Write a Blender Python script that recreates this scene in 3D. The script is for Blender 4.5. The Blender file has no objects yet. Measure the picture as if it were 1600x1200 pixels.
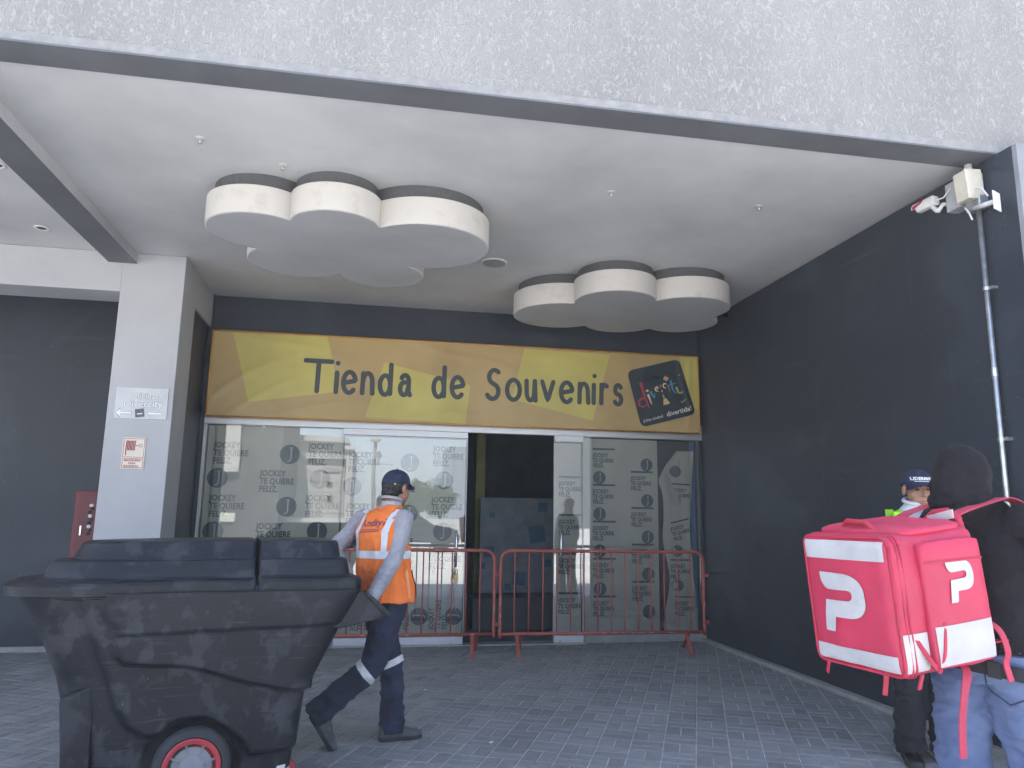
import bpy, bmesh, math, random
import numpy as np
from mathutils import Vector, Matrix, noise
from mathutils.bvhtree import BVHTree
random.seed(7); np.random.seed(7)
SC = bpy.context.scene
COL = SC.collection
V = Vector
# ------------------------------------------------------------------ camera
CAM = V((0, 0, 1.4)); FPX = 1170.5
_pi, _ro, _ya = math.radians(9.987), math.radians(0.884), math.radians(10.3)
_f = V((math.sin(_ya)*math.cos(_pi), math.cos(_ya)*math.cos(_pi), math.sin(_pi)))
_r = V((math.cos(_ya), -math.sin(_ya), 0)); _u = _r.cross(_f)
_cr, _sr = math.cos(_ro), math.sin(_ro)
cr_, cu_ = _r*_cr + _u*_sr, _u*_cr - _r*_sr
cd = bpy.data.cameras.new('camera'); cam = bpy.data.objects.new('camera', cd); COL.objects.link(cam)
cd.sensor_fit = 'HORIZONTAL'; cd.sensor_width = 36; cd.lens = FPX/1600*36; cd.clip_end = 3000; cd.clip_start = .05
m = Matrix((cr_, cu_, -_f)).transposed().to_4x4(); m.translation = CAM
cam.matrix_world = m; SC.camera = cam
# ------------------------------------------------------------------ light
SUN_EL, SUN_AZ = 62, -12           # the sun stands high behind the shop (azimuth from +Y, clockwise)
w = bpy.data.worlds.new('World'); SC.world = w; w.use_nodes = True
nt = w.node_tree; bg = nt.nodes['Background']; sky = nt.nodes.new('ShaderNodeTexSky')
sky.sky_type = 'NISHITA'; sky.sun_disc = False
sky.sun_elevation = math.radians(SUN_EL); sky.sun_rotation = math.radians(SUN_AZ)
sky.air_density = .9; sky.dust_density = 1.8; sky.ozone_density = 1.3
nt.links.new(sky.outputs[0], bg.inputs[0]); bg.inputs[1].default_value = 0.13
sd = bpy.data.lights.new('sun', 'SUN'); sd.energy = 5; sd.angle = math.radians(.53); sd.color = (1, .95, .88)
sun = bpy.data.objects.new('sun', sd); COL.objects.link(sun)
_az, _el = math.radians(SUN_AZ), math.radians(SUN_EL)
sun.rotation_euler = V((math.sin(_az)*math.cos(_el), math.cos(_az)*math.cos(_el), math.sin(_el))).to_track_quat('Z', 'Y').to_euler()
vs = SC.view_settings; vs.view_transform = 'Standard'; vs.look = 'None'; vs.gamma = 1; vs.exposure = 2.25
vs.use_curve_mapping = False
SC.cycles.use_denoising = True; SC.cycles.max_bounces = 8; SC.cycles.diffuse_bounces = 4; SC.cycles.use_adaptive_sampling = True; SC.cycles.adaptive_threshold = .03
SC.cycles.transparent_max_bounces = 12; SC.cycles.sample_clamp_indirect = 6; SC.cycles.caustics_reflective = False

# ------------------------------------------------------------------ helpers
def ray(x, y):
    X, Y = x-800, y-600
    a, b = _cr*X+_sr*Y, -_sr*X+_cr*Y
    return _r*(a/FPX) - _u*(b/FPX) + _f
def P(x, y, ax, v):                       # a point of the place on the plane ax = v
    d = ray(x, y); i = 'XYZ'.index(ax)
    return CAM + d*((v-CAM[i])/d[i])
D = 8.558                                  # plane of the glazed shop front
def refl(x, y, Yr):                        # what the shop front mirrors, standing at depth Yr behind the viewer
    p = P(x, y, 'Y', 2*D-Yr); p.y = Yr; return p

_mats = {}
def rgb(r, g, b):                          # sRGB 0-255 to linear
    f = lambda c: (c/12.92 if c <= .04045 else ((c+.055)/1.055)**2.4)
    return tuple(f(c/255) for c in (r, g, b))
def mat(name, col, rough=.6, var=.12, scale=6, bump=0, bscale=60, metal=0, spec=.5, col2=None, stretch=(1,1,1), sheen=0, c2amt=None, detail=6, emit=None):
    if name in _mats: return _mats[name]
    m = bpy.data.materials.new(name); m.use_nodes = True; n = m.node_tree; L = n.links
    b = n.nodes['Principled BSDF']
    b.inputs['Roughness'].default_value = rough; b.inputs['Metallic'].default_value = metal
    b.inputs['Specular IOR Level'].default_value = spec
    if sheen: b.inputs['Sheen Weight'].default_value = sheen
    tc = n.nodes.new('ShaderNodeTexCoord'); mp = n.nodes.new('ShaderNodeMapping'); mp.inputs['Scale'].default_value = stretch
    L.new(tc.outputs['Object'], mp.inputs[0])
    nz = n.nodes.new('ShaderNodeTexNoise'); nz.inputs['Scale'].default_value = scale; nz.inputs['Detail'].default_value = detail; nz.inputs['Roughness'].default_value = .62
    L.new(mp.outputs[0], nz.inputs['Vector'])
    rp = n.nodes.new('ShaderNodeValToRGB'); c = col
    c2 = col2 if col2 else tuple(x*(1-2*var) for x in c); c1 = tuple(min(1, x*(1+var)) for x in c) if not col2 else c
    lo, hi = (.33, .67) if c2amt is None else c2amt
    rp.color_ramp.elements[0].position = lo; rp.color_ramp.elements[0].color = (*c2, 1)
    rp.color_ramp.elements[1].position = hi; rp.color_ramp.elements[1].color = (*c1, 1)
    L.new(nz.outputs[0], rp.inputs[0]); L.new(rp.outputs[0], b.inputs['Base Color'])
    mr = n.nodes.new('ShaderNodeMapRange'); mr.inputs[3].default_value = max(0, rough-.1); mr.inputs[4].default_value = min(1, rough+.12)
    L.new(nz.outputs[0], mr.inputs[0]); L.new(mr.outputs[0], b.inputs['Roughness'])
    if bump:
        n2 = n.nodes.new('ShaderNodeTexNoise'); n2.inputs['Scale'].default_value = bscale; n2.inputs['Detail'].default_value = 5
        L.new(mp.outputs[0], n2.inputs['Vector'])
        bp = n.nodes.new('ShaderNodeBump'); bp.inputs['Strength'].default_value = bump; bp.inputs['Distance'].default_value = .01
        L.new(n2.outputs[0], bp.inputs['Height']); L.new(bp.outputs[0], b.inputs['Normal'])
    if emit: b.inputs['Emission Color'].default_value = (*emit[:3], 1); b.inputs['Emission Strength'].default_value = emit[3]
    _mats[name] = m; return m

class MB:
    def __init__(s): s.v = []; s.f = []
    def add(s, vs, fs):
        o = len(s.v); s.v += [tuple(x) for x in vs]; s.f += [tuple(i+o for i in f) for f in fs]; return s
    def box(s, a, b):
        x0, y0, z0 = a; x1, y1, z1 = b
        return s.add([(x0,y0,z0),(x1,y0,z0),(x1,y1,z0),(x0,y1,z0),(x0,y0,z1),(x1,y0,z1),(x1,y1,z1),(x0,y1,z1)],
                     [(0,3,2,1),(4,5,6,7),(0,1,5,4),(1,2,6,5),(2,3,7,6),(3,0,4,7)])
    def obox(s, c, ax, ay, az):               # oriented box: centre and three half-axis vectors
        c, ax, ay, az = V(c), V(ax), V(ay), V(az)
        pts = [c+ax*i+ay*j+az*k for k in (-1,1) for i, j in ((-1,-1),(1,-1),(1,1),(-1,1))]
        return s.add(pts, [(0,3,2,1),(4,5,6,7),(0,1,5,4),(1,2,6,5),(2,3,7,6),(3,0,4,7)])
    def prism(s, poly, axis, a, b):           # polygon in the plane of the other two axes
        n = len(poly)
        def mk(p, t):
            return {'X': (t, p[0], p[1]), 'Y': (p[0], t, p[1]), 'Z': (p[0], p[1], t)}[axis]
        vs = [mk(p, a) for p in poly]+[mk(p, b) for p in poly]
        return s.add(vs, [tuple(range(n))[::-1], tuple(range(n, 2*n))]+[(i, (i+1) % n, (i+1) % n+n, i+n) for i in range(n)])
    def rings(s, rings, cap0=True, cap1=True, closed=True):
        n = len(rings[0]); o = len(s.v); fs = []
        for r in rings: s.v += [tuple(p) for p in r]
        for k in range(len(rings)-1):
            for i in range(n if closed else n-1):
                j = (i+1) % n
                fs.append((o+k*n+i, o+k*n+j, o+(k+1)*n+j, o+(k+1)*n+i))
        if cap0: fs.append(tuple(o+i for i in range(n))[::-1])
        if cap1: fs.append(tuple(o+(len(rings)-1)*n+i for i in range(n)))
        s.f += fs; return s
    def limb(s, pts, rad, n=14, flat=(False, False), squash=None):
        pts = [V(p) for p in pts]; N = len(pts)
        if not hasattr(rad, '__len__'): rad = [rad]*N
        rings = []; up = V((0, 0, 1))
        prevx = None
        def ring(c, t, r, sc=1):
            nonlocal prevx
            x = (prevx - t*prevx.dot(t)) if prevx else (up.cross(t) if abs(t.dot(up)) < .9 else V((1,0,0)) - t*t.x)
            x.normalize(); prevx = x; y = t.cross(x)
            return [c + (x*math.cos(2*math.pi*i/n)+y*math.sin(2*math.pi*i/n))*(r*sc) for i in range(n)]
        t0 = (pts[1]-pts[0]).normalized(); t1 = (pts[-1]-pts[-2]).normalized()
        if not flat[0]:
            for o_, sc in ((.98, .2), (.82, .57), (.45, .89)): rings.append(ring(pts[0]-t0*rad[0]*o_, t0, rad[0], sc))
        for i in range(N):
            t = t0 if i == 0 else t1 if i == N-1 else ((pts[i]-pts[i-1]).normalized()+(pts[i+1]-pts[i]).normalized()).normalized()
            rings.append(ring(pts[i], t, rad[i]))
        if not flat[1]:
            for o_, sc in ((.45, .89), (.82, .57), (.98, .2)): rings.append(ring(pts[-1]+t1*rad[-1]*o_, t1, rad[-1], sc))
        return s.rings(rings)
    def tube(s, pts, r, n=8): return s.limb(pts, r, n, (True, True))
    def ell(s, c, ax, ay, az, n=18, m=12):
        c, ax, ay, az = V(c), V(ax), V(ay), V(az); rings = []
        for k in range(m+1):
            a = -math.pi/2 + math.pi*(k+.02)/(m+.04)
            rings.append([c+(ax*math.cos(2*math.pi*i/n)+ay*math.sin(2*math.pi*i/n))*math.cos(a)+az*math.sin(a) for i in range(n)])
        return s.rings(rings)
    def lathe(s, c, ax, prof, n=24):          # prof: (radius, distance along ax)
        c, ax = V(c), V(ax).normalized(); x = ax.orthogonal().normalized(); y = ax.cross(x)
        return s.rings([[c+ax*h+(x*math.cos(2*math.pi*i/n)+y*math.sin(2*math.pi*i/n))*max(r, 1e-4) for i in range(n)] for r, h in prof])
    def mesh(s, name, mat=None, smooth=False, angle=None):
        me = bpy.data.meshes.new(name); me.from_pydata(s.v, [], s.f); me.update()
        bm = bmesh.new(); bm.from_mesh(me); bmesh.ops.recalc_face_normals(bm, faces=bm.faces)
        if angle is not None:
            for e in bm.edges:
                if len(e.link_faces) == 2 and e.calc_face_angle(0) > math.radians(angle): e.smooth = False
            smooth = True
        bm.to_mesh(me); bm.free()
        if smooth: me.polygons.foreach_set('use_smooth', [True]*len(me.polygons))
        if mat: me.materials.append(mat)
        return me
    def build(s, name, mat, parent=None, smooth=False, angle=None, bevel=0, seg=2):
        o = link(name, s.mesh(name, mat, smooth, angle), parent)
        if bevel:
            md = o.modifiers.new('bevel', 'BEVEL'); md.width = bevel; md.segments = seg; md.limit_method = 'ANGLE'; md.harden_normals = False
        return o
def link(name, me, parent=None):
    o = bpy.data.objects.new(name, me); COL.objects.link(o)
    if parent: o.parent = parent
    return o
def empty(name, label, cat, group=None):
    o = bpy.data.objects.new(name, None); COL.objects.link(o); o.empty_display_size = .1
    return tag(o, label, cat, group)
def tag(o, label, cat=None, group=None):
    o['label'] = label
    if cat: o['category'] = cat
    if group: o['group'] = group
    return o
def struct(o): o['kind'] = 'structure'; return o

def remesh(mb, name, material, voxel=.008, smooth=4, disp=None, parent=None, fac=.5):
    me = mb.mesh('tmp'); o = link('tmp', me)
    r = o.modifiers.new('r', 'REMESH'); r.mode = 'VOXEL'; r.voxel_size = voxel
    s_ = o.modifiers.new('s', 'SMOOTH'); s_.iterations = smooth; s_.factor = fac
    dg = bpy.context.evaluated_depsgraph_get()
    out = bpy.data.meshes.new_from_object(o.evaluated_get(dg))
    bpy.data.objects.remove(o); bpy.data.meshes.remove(me)
    out.name = name; out.materials.clear(); out.materials.append(material)
    if disp:
        nrm = [v.normal.copy() for v in out.vertices]
        for v, n_ in zip(out.vertices, nrm): v.co = v.co + n_*disp(v.co, n_)
        out.update()
    out.polygons.foreach_set('use_smooth', [True]*len(out.polygons))
    return link(name, out, parent)
def wrinkle(amp, sx, sy, sz, seed=0):
    o = V((seed*7.3, seed*3.1, seed*5.7))
    def f(p, n):
        q = V((p.x*sx, p.y*sy, p.z*sz))+o
        a = 1-abs(noise.noise(q)*2); b = 1-abs(noise.noise(q*2.3+V((9, 1, 4)))*2)
        return amp*((a*a-.4)+.4*(b*b-.4))
    return f
def bvh(o):
    me = o.data
    return BVHTree.FromPolygons([v.co.copy() for v in me.vertices], [tuple(p.vertices) for p in me.polygons])
def decal(name, tree, verts2, faces, origin, u, v, d, off, material, parent):
    """flat print draped on a surface: 2D points (u,v) cast along d"""
    origin, u, v, d = V(origin), V(u), V(v), V(d).normalized(); out = []
    last = None
    for a, b in verts2:
        p = origin+u*a+v*b
        h = tree.ray_cast(p-d*.35, d)
        if h[0] is not None: last = (h[0]-p).dot(d); out.append(h[0]-d*off)
        else: out.append(p+d*((last or 0)-off))
    me = bpy.data.meshes.new(name); me.from_pydata([tuple(p) for p in out], [], faces); me.update()
    me.materials.append(material); me.polygons.foreach_set('use_smooth', [True]*len(me.polygons))
    return link(name, me, parent)
def grid2(x0, x1, y0, y1, nx, ny):
    vs = [(x0+(x1-x0)*i/nx, y0+(y1-y0)*j/ny) for j in range(ny+1) for i in range(nx+1)]
    return vs, [(j*(nx+1)+i, j*(nx+1)+i+1, (j+1)*(nx+1)+i+1, (j+1)*(nx+1)+i) for j in range(ny) for i in range(nx)]
def poly_tris(poly, sub=0):
    """triangulated 2D polygon, each triangle split in four sub times"""
    from mathutils.geometry import tessellate_polygon
    vs = [tuple(p) for p in poly]; fs = [tuple(t) for t in tessellate_polygon([[V((x, y, 0)) for x, y in poly]])]
    for _ in range(sub):
        mid = {}; nf = []
        def m_(a, b):
            k = (min(a, b), max(a, b))
            if k not in mid: mid[k] = len(vs); vs.append(((vs[a][0]+vs[b][0])/2, (vs[a][1]+vs[b][1])/2))
            return mid[k]
        for a, b, c in fs:
            x, y, z = m_(a, b), m_(b, c), m_(c, a); nf += [(a, x, z), (x, b, y), (z, y, c), (x, y, z)]
        fs = nf
    return vs, fs
def arc(cx, cy, rx, ry, a0, a1, n=14):
    return [(cx+rx*math.cos(math.radians(a0+(a1-a0)*i/n)), cy+ry*math.sin(math.radians(a0+(a1-a0)*i/n))) for i in range(n+1)]
def ribbon(pts, w, w1=None):
    """flat brush stroke with round ends; returns 2D verts, faces"""
    dens = []
    L_ = sum(math.dist(pts[i], pts[i+1]) for i in range(len(pts)-1)) or 1e-6; step = max(w*.5, L_/60)
    for i in range(len(pts)-1):
        k = max(1, int(math.dist(pts[i], pts[i+1])/step))
        for j in range(k): dens.append((pts[i][0]+(pts[i+1][0]-pts[i][0])*j/k, pts[i][1]+(pts[i+1][1]-pts[i][1])*j/k))
    dens.append(pts[-1]); n = len(dens); vs = []; fs = []
    tg = []
    for i in range(n):
        a, b = dens[max(0, i-1)], dens[min(n-1, i+1)]; dx, dy = b[0]-a[0], b[1]-a[1]; l = math.hypot(dx, dy) or 1; tg.append((dx/l, dy/l))
    for i, (x, y) in enumerate(dens):
        ww = (w+(w1-w)*i/(n-1) if w1 is not None else w)/2
        vs += [(x-tg[i][1]*ww, y+tg[i][0]*ww), (x+tg[i][1]*ww, y-tg[i][0]*ww)]
    for i in range(n-1): fs.append((2*i, 2*i+1, 2*i+3, 2*i+2))
    for e, sg in ((0, -1), (n-1, 1)):
        x, y = dens[e]; tx, ty = tg[e]; r = (w if e == 0 or w1 is None else w1)/2; b = len(vs)
        for k in range(1, 6):
            a = math.pi*k/6; c_, s_ = math.cos(a), math.sin(a)
            vs.append((x-ty*r*c_+tx*sg*r*s_, y+tx*r*c_+ty*sg*r*s_))
        fs.append((2*e, *range(b, b+5), 2*e+1))
    return vs, fs
_tx = {}
def text_mesh(s, size, ext=.0006, bold=0, mat_=None, res=2, spacing=1, line=1):
    k = (s, size, ext, bold, mat_.name if mat_ else '', spacing)
    if k in _tx: return _tx[k]
    cu = bpy.data.curves.new('t', 'FONT'); cu.body = s; cu.size = size; cu.extrude = ext; cu.offset = bold; cu.resolution_u = res
    cu.align_x = 'LEFT'; cu.space_character = spacing; cu.space_line = line
    o = link('t', cu); dg = bpy.context.evaluated_depsgraph_get()
    me = bpy.data.meshes.new_from_object(o.evaluated_get(dg)); bpy.data.objects.remove(o)
    me.name = 'lettering'; me.materials.clear()
    if mat_: me.materials.append(mat_)
    _tx[k] = me; return me
def text_flat(s, size, bold=0):
    me = text_mesh(s, size, 0, bold)
    return [(v.co.x, v.co.y) for v in me.vertices], [tuple(p.vertices) for p in me.polygons]

# ------------------------------------------------------------------ materials
M_ceil = mat('ceiling_paint', (.67, .675, .675), .8, scale=.7, col2=(.47, .48, .485), c2amt=(.28, .66), detail=8, bump=.08, bscale=25)  # uneven tone imitates lens flare smears, painted into the ceiling colour
M_wall = mat('pale_grey_paint', (.50, .51, .53), .7, scale=1.2, col2=(.43, .44, .46), bump=.1, bscale=40)
M_dark = mat('charcoal_paint', (.024, .032, .047), .5, scale=1.1, col2=(.016, .022, .034), bump=.06, bscale=18, detail=9)
def scuffed_wall(m):
    n = m.node_tree; L = n.links; b = n.nodes['Principled BSDF']; src = b.inputs['Base Color'].links[0].from_socket
    g = n.nodes.new('ShaderNodeNewGeometry')
    def layer(src, scale, st, lo, hi, amt, col, det=7, dist=0):
        mp = n.nodes.new('ShaderNodeMapping'); mp.inputs['Scale'].default_value = st; L.new(g.outputs['Position'], mp.inputs[0])
        t = n.nodes.new('ShaderNodeTexNoise'); t.inputs['Scale'].default_value = scale; t.inputs['Detail'].default_value = det; t.inputs['Distortion'].default_value = dist; L.new(mp.outputs[0], t.inputs['Vector'])
        r = n.nodes.new('ShaderNodeMapRange'); r.inputs[1].default_value = lo; r.inputs[2].default_value = hi; r.inputs[4].default_value = amt; L.new(t.outputs[0], r.inputs[0])
        q = n.nodes.new('ShaderNodeMix'); q.data_type = 'RGBA'; L.new(r.outputs[0], q.inputs['Factor']); L.new(src, q.inputs['A']); q.inputs['B'].default_value = (*col, 1); return q.outputs['Result']
    c = layer(src, 1.1, (1, 1, 1.4), .48, .75, .6, (.055, .068, .088), 9, .6)
    c = layer(c, 1.3, (1, .5, 9), .64, .76, .3, (.08, .092, .11))
    c = layer(c, 2.2, (8, 8, .5), .64, .78, .22, (.07, .08, .10))
    c = layer(c, 46, (1, 1, 1), .785, .80, .6, (.24, .25, .27), 1)
    L.new(c, b.inputs['Base Color']); return m
scuffed_wall(M_dark)
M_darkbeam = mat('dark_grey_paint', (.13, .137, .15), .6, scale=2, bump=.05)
M_white = mat('white_panel_paint', (.61, .59, .555), .6, scale=7, col2=(.50, .475, .43), c2amt=(.24, .46), bump=.06)
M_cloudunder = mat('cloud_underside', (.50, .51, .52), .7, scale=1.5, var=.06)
M_mesh = mat('grey_mesh_cloth', (.09, .095, .1), .8, var=.1, scale=40)
M_alu = mat('brushed_aluminium', (.55, .55, .55), .38, metal=.7, var=.06, scale=3, stretch=(1, 20, 20))
M_galv = mat('galvanised_steel', (.6, .62, .63), .35, metal=.85, var=.12, scale=14)
M_plast_w = mat('white_plastic', (.75, .75, .74), .45, var=.05, scale=9)
M_plast_b = mat('ivory_enamel', (.74, .68, .56), .5, var=.06, scale=8)
M_black = mat('black_rubber', (.012, .012, .014), .6, var=.15)
M_concrete = mat('pale_concrete', (.38, .37, .35), .9, scale=5, col2=(.27, .27, .26), bump=.4, bscale=50)
M_asph = mat('sunlit_plaza_concrete', (.50, .49, .47), .9, scale=.5, col2=(.42, .41, .39), bump=.1)
M_red = mat('red_barrier_paint', (.44, .095, .07), .55, scale=22, col2=(.30, .075, .06), c2amt=(.3, .6), bump=.1)
M_redchip = mat('chipped_paint', (.45, .36, .33), .7)
M_chrome = mat('chrome', (.75, .76, .78), .15, metal=1, var=.03)
M_brass = mat('brass', (.62, .45, .15), .35, metal=.8, var=.1)

def stucco():
    m = bpy.data.materials.new('stucco_render'); m.use_nodes = True; n = m.node_tree; L = n.links; b = n.nodes['Principled BSDF']
    b.inputs['Roughness'].default_value = .75
    tc = n.nodes.new('ShaderNodeTexCoord'); mp = n.nodes.new('ShaderNodeMapping'); mp.inputs['Scale'].default_value = (1, 1, .5)
    L.new(tc.outputs['Object'], mp.inputs[0])
    def nz(scale, det=4, dist=0):
        t = n.nodes.new('ShaderNodeTexNoise'); t.inputs['Scale'].default_value = scale; t.inputs['Detail'].default_value = det; t.inputs['Distortion'].default_value = dist
        L.new(mp.outputs[0], t.inputs['Vector']); return t
    def mth(op, a, c=None, e=None):
        q = n.nodes.new('ShaderNodeMath'); q.operation = op
        for i, x in enumerate((a, c, e)):
            if x is None: continue
            if isinstance(x, (int, float)): q.inputs[i].default_value = x
            else: L.new(x, q.inputs[i])
        return q.outputs[0]
    big = nz(.7, 5); blot = nz(2.2, 6)
    wrp = nz(5, 3); wm = n.nodes.new('ShaderNodeVectorMath'); wm.operation = 'MULTIPLY_ADD'
    L.new(wrp.outputs['Color'], wm.inputs[0]); wm.inputs[1].default_value = (.10, .10, .10); L.new(mp.outputs[0], wm.inputs[2])
    def nw(scale, det):
        t = nz(scale, det); L.new(wm.outputs[0], t.inputs['Vector']); return t.outputs[0]
    def ridge(x, k): return mth('POWER', mth('MAXIMUM', mth('SUBTRACT', 1, mth('MULTIPLY', mth('ABSOLUTE', mth('SUBTRACT', x, .5)), k)), 0), 1.5)
    ra = ridge(nw(30, 1.2), 16); rb = ridge(nw(58, 1.5), 15)
    hgt = mth('ADD', mth('MULTIPLY', ra, mth('MULTIPLY_ADD', blot.outputs[0], 1.2, 0)), mth('MULTIPLY', rb, .35))
    bp = n.nodes.new('ShaderNodeBump'); bp.inputs['Strength'].default_value = .7; bp.inputs['Distance'].default_value = .011
    L.new(hgt, bp.inputs['Height']); L.new(bp.outputs[0], b.inputs['Normal'])
    rp = n.nodes.new('ShaderNodeValToRGB'); rp.color_ramp.elements[0].position = .25; rp.color_ramp.elements[1].position = .75
    rp.color_ramp.elements[0].color = (.225, .219, .21, 1); rp.color_ramp.elements[1].color = (.37, .357, .338, 1)
    L.new(mth('ADD', mth('MULTIPLY', big.outputs[0], .6), mth('MULTIPLY', blot.outputs[0], .4)), rp.inputs[0])
    mx = n.nodes.new('ShaderNodeMix'); mx.data_type = 'RGBA'; L.new(mth('MULTIPLY', ra, .5), mx.inputs['Factor']); L.new(rp.outputs[0], mx.inputs['A']); mx.inputs['B'].default_value = (.50, .485, .46, 1)
    L.new(mx.outputs['Result'], b.inputs['Base Color'])
    return m
M_stucco = stucco()

def paver_mat():
    m = bpy.data.materials.new('grey_paver'); m.use_nodes = True; n = m.node_tree; L = n.links; b = n.nodes['Principled BSDF']
    b.inputs['Roughness'].default_value = .8
    g = n.nodes.new('ShaderNodeNewGeometry'); oi = n.nodes.new('ShaderNodeObjectInfo')
    ad = n.nodes.new('ShaderNodeMath'); ad.operation = 'ADD'; L.new(g.outputs['Random Per Island'], ad.inputs[0]); L.new(oi.outputs['Random'], ad.inputs[1])
    fr = n.nodes.new('ShaderNodeMath'); fr.operation = 'FRACT'; L.new(ad.outputs[0], fr.inputs[0])
    n1 = n.nodes.new('ShaderNodeTexNoise'); n1.inputs['Scale'].default_value = 1.3; n1.inputs['Detail'].default_value = 8; n1.inputs['Roughness'].default_value = .65
    n2 = n.nodes.new('ShaderNodeTexNoise'); n2.inputs['Scale'].default_value = 22; n2.inputs['Detail'].default_value = 6
    L.new(g.outputs['Position'], n1.inputs['Vector']); L.new(g.outputs['Position'], n2.inputs['Vector'])
    def mad(a, k, c=None):
        q = n.nodes.new('ShaderNodeMath'); q.operation = 'MULTIPLY_ADD'; L.new(a, q.inputs[0]); q.inputs[1].default_value = k
        if c is None: q.inputs[2].default_value = 0
        else: L.new(c, q.inputs[2])
        return q.outputs[0]
    t = mad(n1.outputs[0], .5, mad(n2.outputs[0], .32, mad(fr.outputs[0], .18)))
    rp = n.nodes.new('ShaderNodeValToRGB'); rp.color_ramp.elements[0].position = .32; rp.color_ramp.elements[1].position = .68
    rp.color_ramp.elements[0].color = (.185, .186, .188, 1); rp.color_ramp.elements[1].color = (.335, .333, .33, 1)
    L.new(t, rp.inputs[0]); L.new(rp.outputs[0], b.inputs['Base Color'])
    bp = n.nodes.new('ShaderNodeBump'); bp.inputs['Strength'].default_value = .35; bp.inputs['Distance'].default_value = .004
    L.new(n2.outputs[0], bp.inputs['Height']); L.new(bp.outputs[0], b.inputs['Normal'])
    return m
M_paver = paver_mat()

def glass_mat():
    m = bpy.data.materials.new('shop_glass'); m.use_nodes = True; n = m.node_tree; L = n.links
    n.nodes.remove(n.nodes['Principled BSDF']); out = n.nodes['Material Output']
    tr = n.nodes.new('ShaderNodeBsdfTransparent'); tr.inputs[0].default_value = (.96, .98, .97, 1)
    gl = n.nodes.new('ShaderNodeBsdfGlossy'); gl.inputs['Roughness'].default_value = 0.0; gl.inputs[0].default_value = (.95, .97, 1, 1)
    fr = n.nodes.new('ShaderNodeFresnel'); fr.inputs[0].default_value = 1.5
    ml = n.nodes.new('ShaderNodeMath'); ml.operation = 'MULTIPLY_ADD'; ml.inputs[1].default_value = 1.2; ml.inputs[2].default_value = .065; ml.use_clamp = True
    tc = n.nodes.new('ShaderNodeTexCoord'); nz = n.nodes.new('ShaderNodeTexNoise'); nz.inputs['Scale'].default_value = 1.6; nz.inputs['Detail'].default_value = 1
    bp = n.nodes.new('ShaderNodeBump'); bp.inputs['Strength'].default_value = .04; bp.inputs['Distance'].default_value = .02
    L.new(tc.outputs['Object'], nz.inputs['Vector']); L.new(nz.outputs[0], bp.inputs['Height']); L.new(bp.outputs[0], gl.inputs['Normal'])
    mx = n.nodes.new('ShaderNodeMixShader'); L.new(fr.outputs[0], ml.inputs[0]); L.new(ml.outputs[0], mx.inputs[0])
    L.new(tr.outputs[0], mx.inputs[1]); L.new(gl.outputs[0], mx.inputs[2]); L.new(mx.outputs[0], out.inputs[0])
    return m
M_glass = glass_mat()

# ------------------------------------------------------------------ ground
ZC, XR, Y1, Y2 = 3.787, 3.901, 3.938, 4.132
g = MB(); g.add([(-1500,-1500,-.014),(1500,-1500,-.014),(1500,1500,-.014),(-1500,1500,-.014)], [(0,1,2,3)])
ground = struct(g.build('ground', M_asph))
M_joint = mat('dusty_joint_sand', (.58, .58, .58), .95, scale=9, var=.2)
g = MB(); g.box((-6.5, 2.2, -.012), (XR+.02, D+.05, -.005))
pavement = struct(g.build('pavement', M_joint))
# basket-weave pavers, laid turned by 24 degrees
PL, PW, GAP = .20, .10, .007
def paver_v(l, w_):
    a, b, e = l/2-GAP/2, w_/2-GAP/2, .006
    return [(-a,-b,-.009),(a,-b,-.009),(a,b,-.009),(-a,b,-.009),(-a,-b,-.003),(a,-b,-.003),(a,b,-.003),(-a,b,-.003),(-a+e,-b+e,0),(a-e,-b+e,0),(a-e,b-e,0),(-a+e,b-e,0)]
PF = [(0,1,5,4),(1,2,6,5),(2,3,7,6),(3,0,4,7),(4,5,9,8),(5,6,10,9),(6,7,11,10),(7,4,8,11),(8,9,10,11)]
pm = MB(); pm.add(paver_v(PL, PW), PF); PAVER = pm.mesh('paver', M_paver)
TH = math.radians(-24.2); ct, st = math.cos(TH), math.sin(TH)
cells = []
for i in range(-60, 60):
    for j in range(-60, 60):
        flip = (i+j) % 2
        for k in (-.25, .25):
            lx, ly = (i+.5)*.2, (j+.5)*.2
            if flip: px_, py_ = lx+k*.2, ly
            else: px_, py_ = lx, ly+k*.2
            x, y = px_*ct-py_*st, px_*st+py_*ct+5
            if -4.4 < x < XR+.06 and 3.6 < y < D+.05:
                cells.append((x, y, TH+(math.pi/2 if flip else 0)))
def screen(p):
    d = V(p)-CAM; c = d.dot(_f); return 800+FPX*d.dot(cr_)/c, 600-FPX*d.dot(cu_)/c
def hidden(x, y):
    u_, v_ = screen((x, y, 0))
    if not (-10 < u_ < 1610 and v_ < 1215): return True
    if 90 < u_ < 480 or (1440 < u_): return True
    return False
order = sorted(range(len(cells)), key=lambda k: (hidden(*cells[k][:2]), cells[k][1]))
near = set(order[:298]); rest = MB()
for k, (x, y, a) in enumerate(cells):
    dz = random.uniform(-.0015, .0015); tx, ty = random.uniform(-.006, .006), random.uniform(-.006, .006)
    M_ = Matrix.Translation((x, y, dz)) @ Matrix.Rotation(a, 4, 'Z') @ Matrix.Rotation(tx, 4, 'X') @ Matrix.Rotation(ty, 4, 'Y')
    if k in near:
        o = link('paver', PAVER, pavement); o.matrix_world = M_
    else: rest.add([M_ @ V(p) for p in paver_v(PL, PW)], PF)
o = rest.build('far_pavers', M_paver, pavement); o['kind'] = 'stuff'

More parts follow.
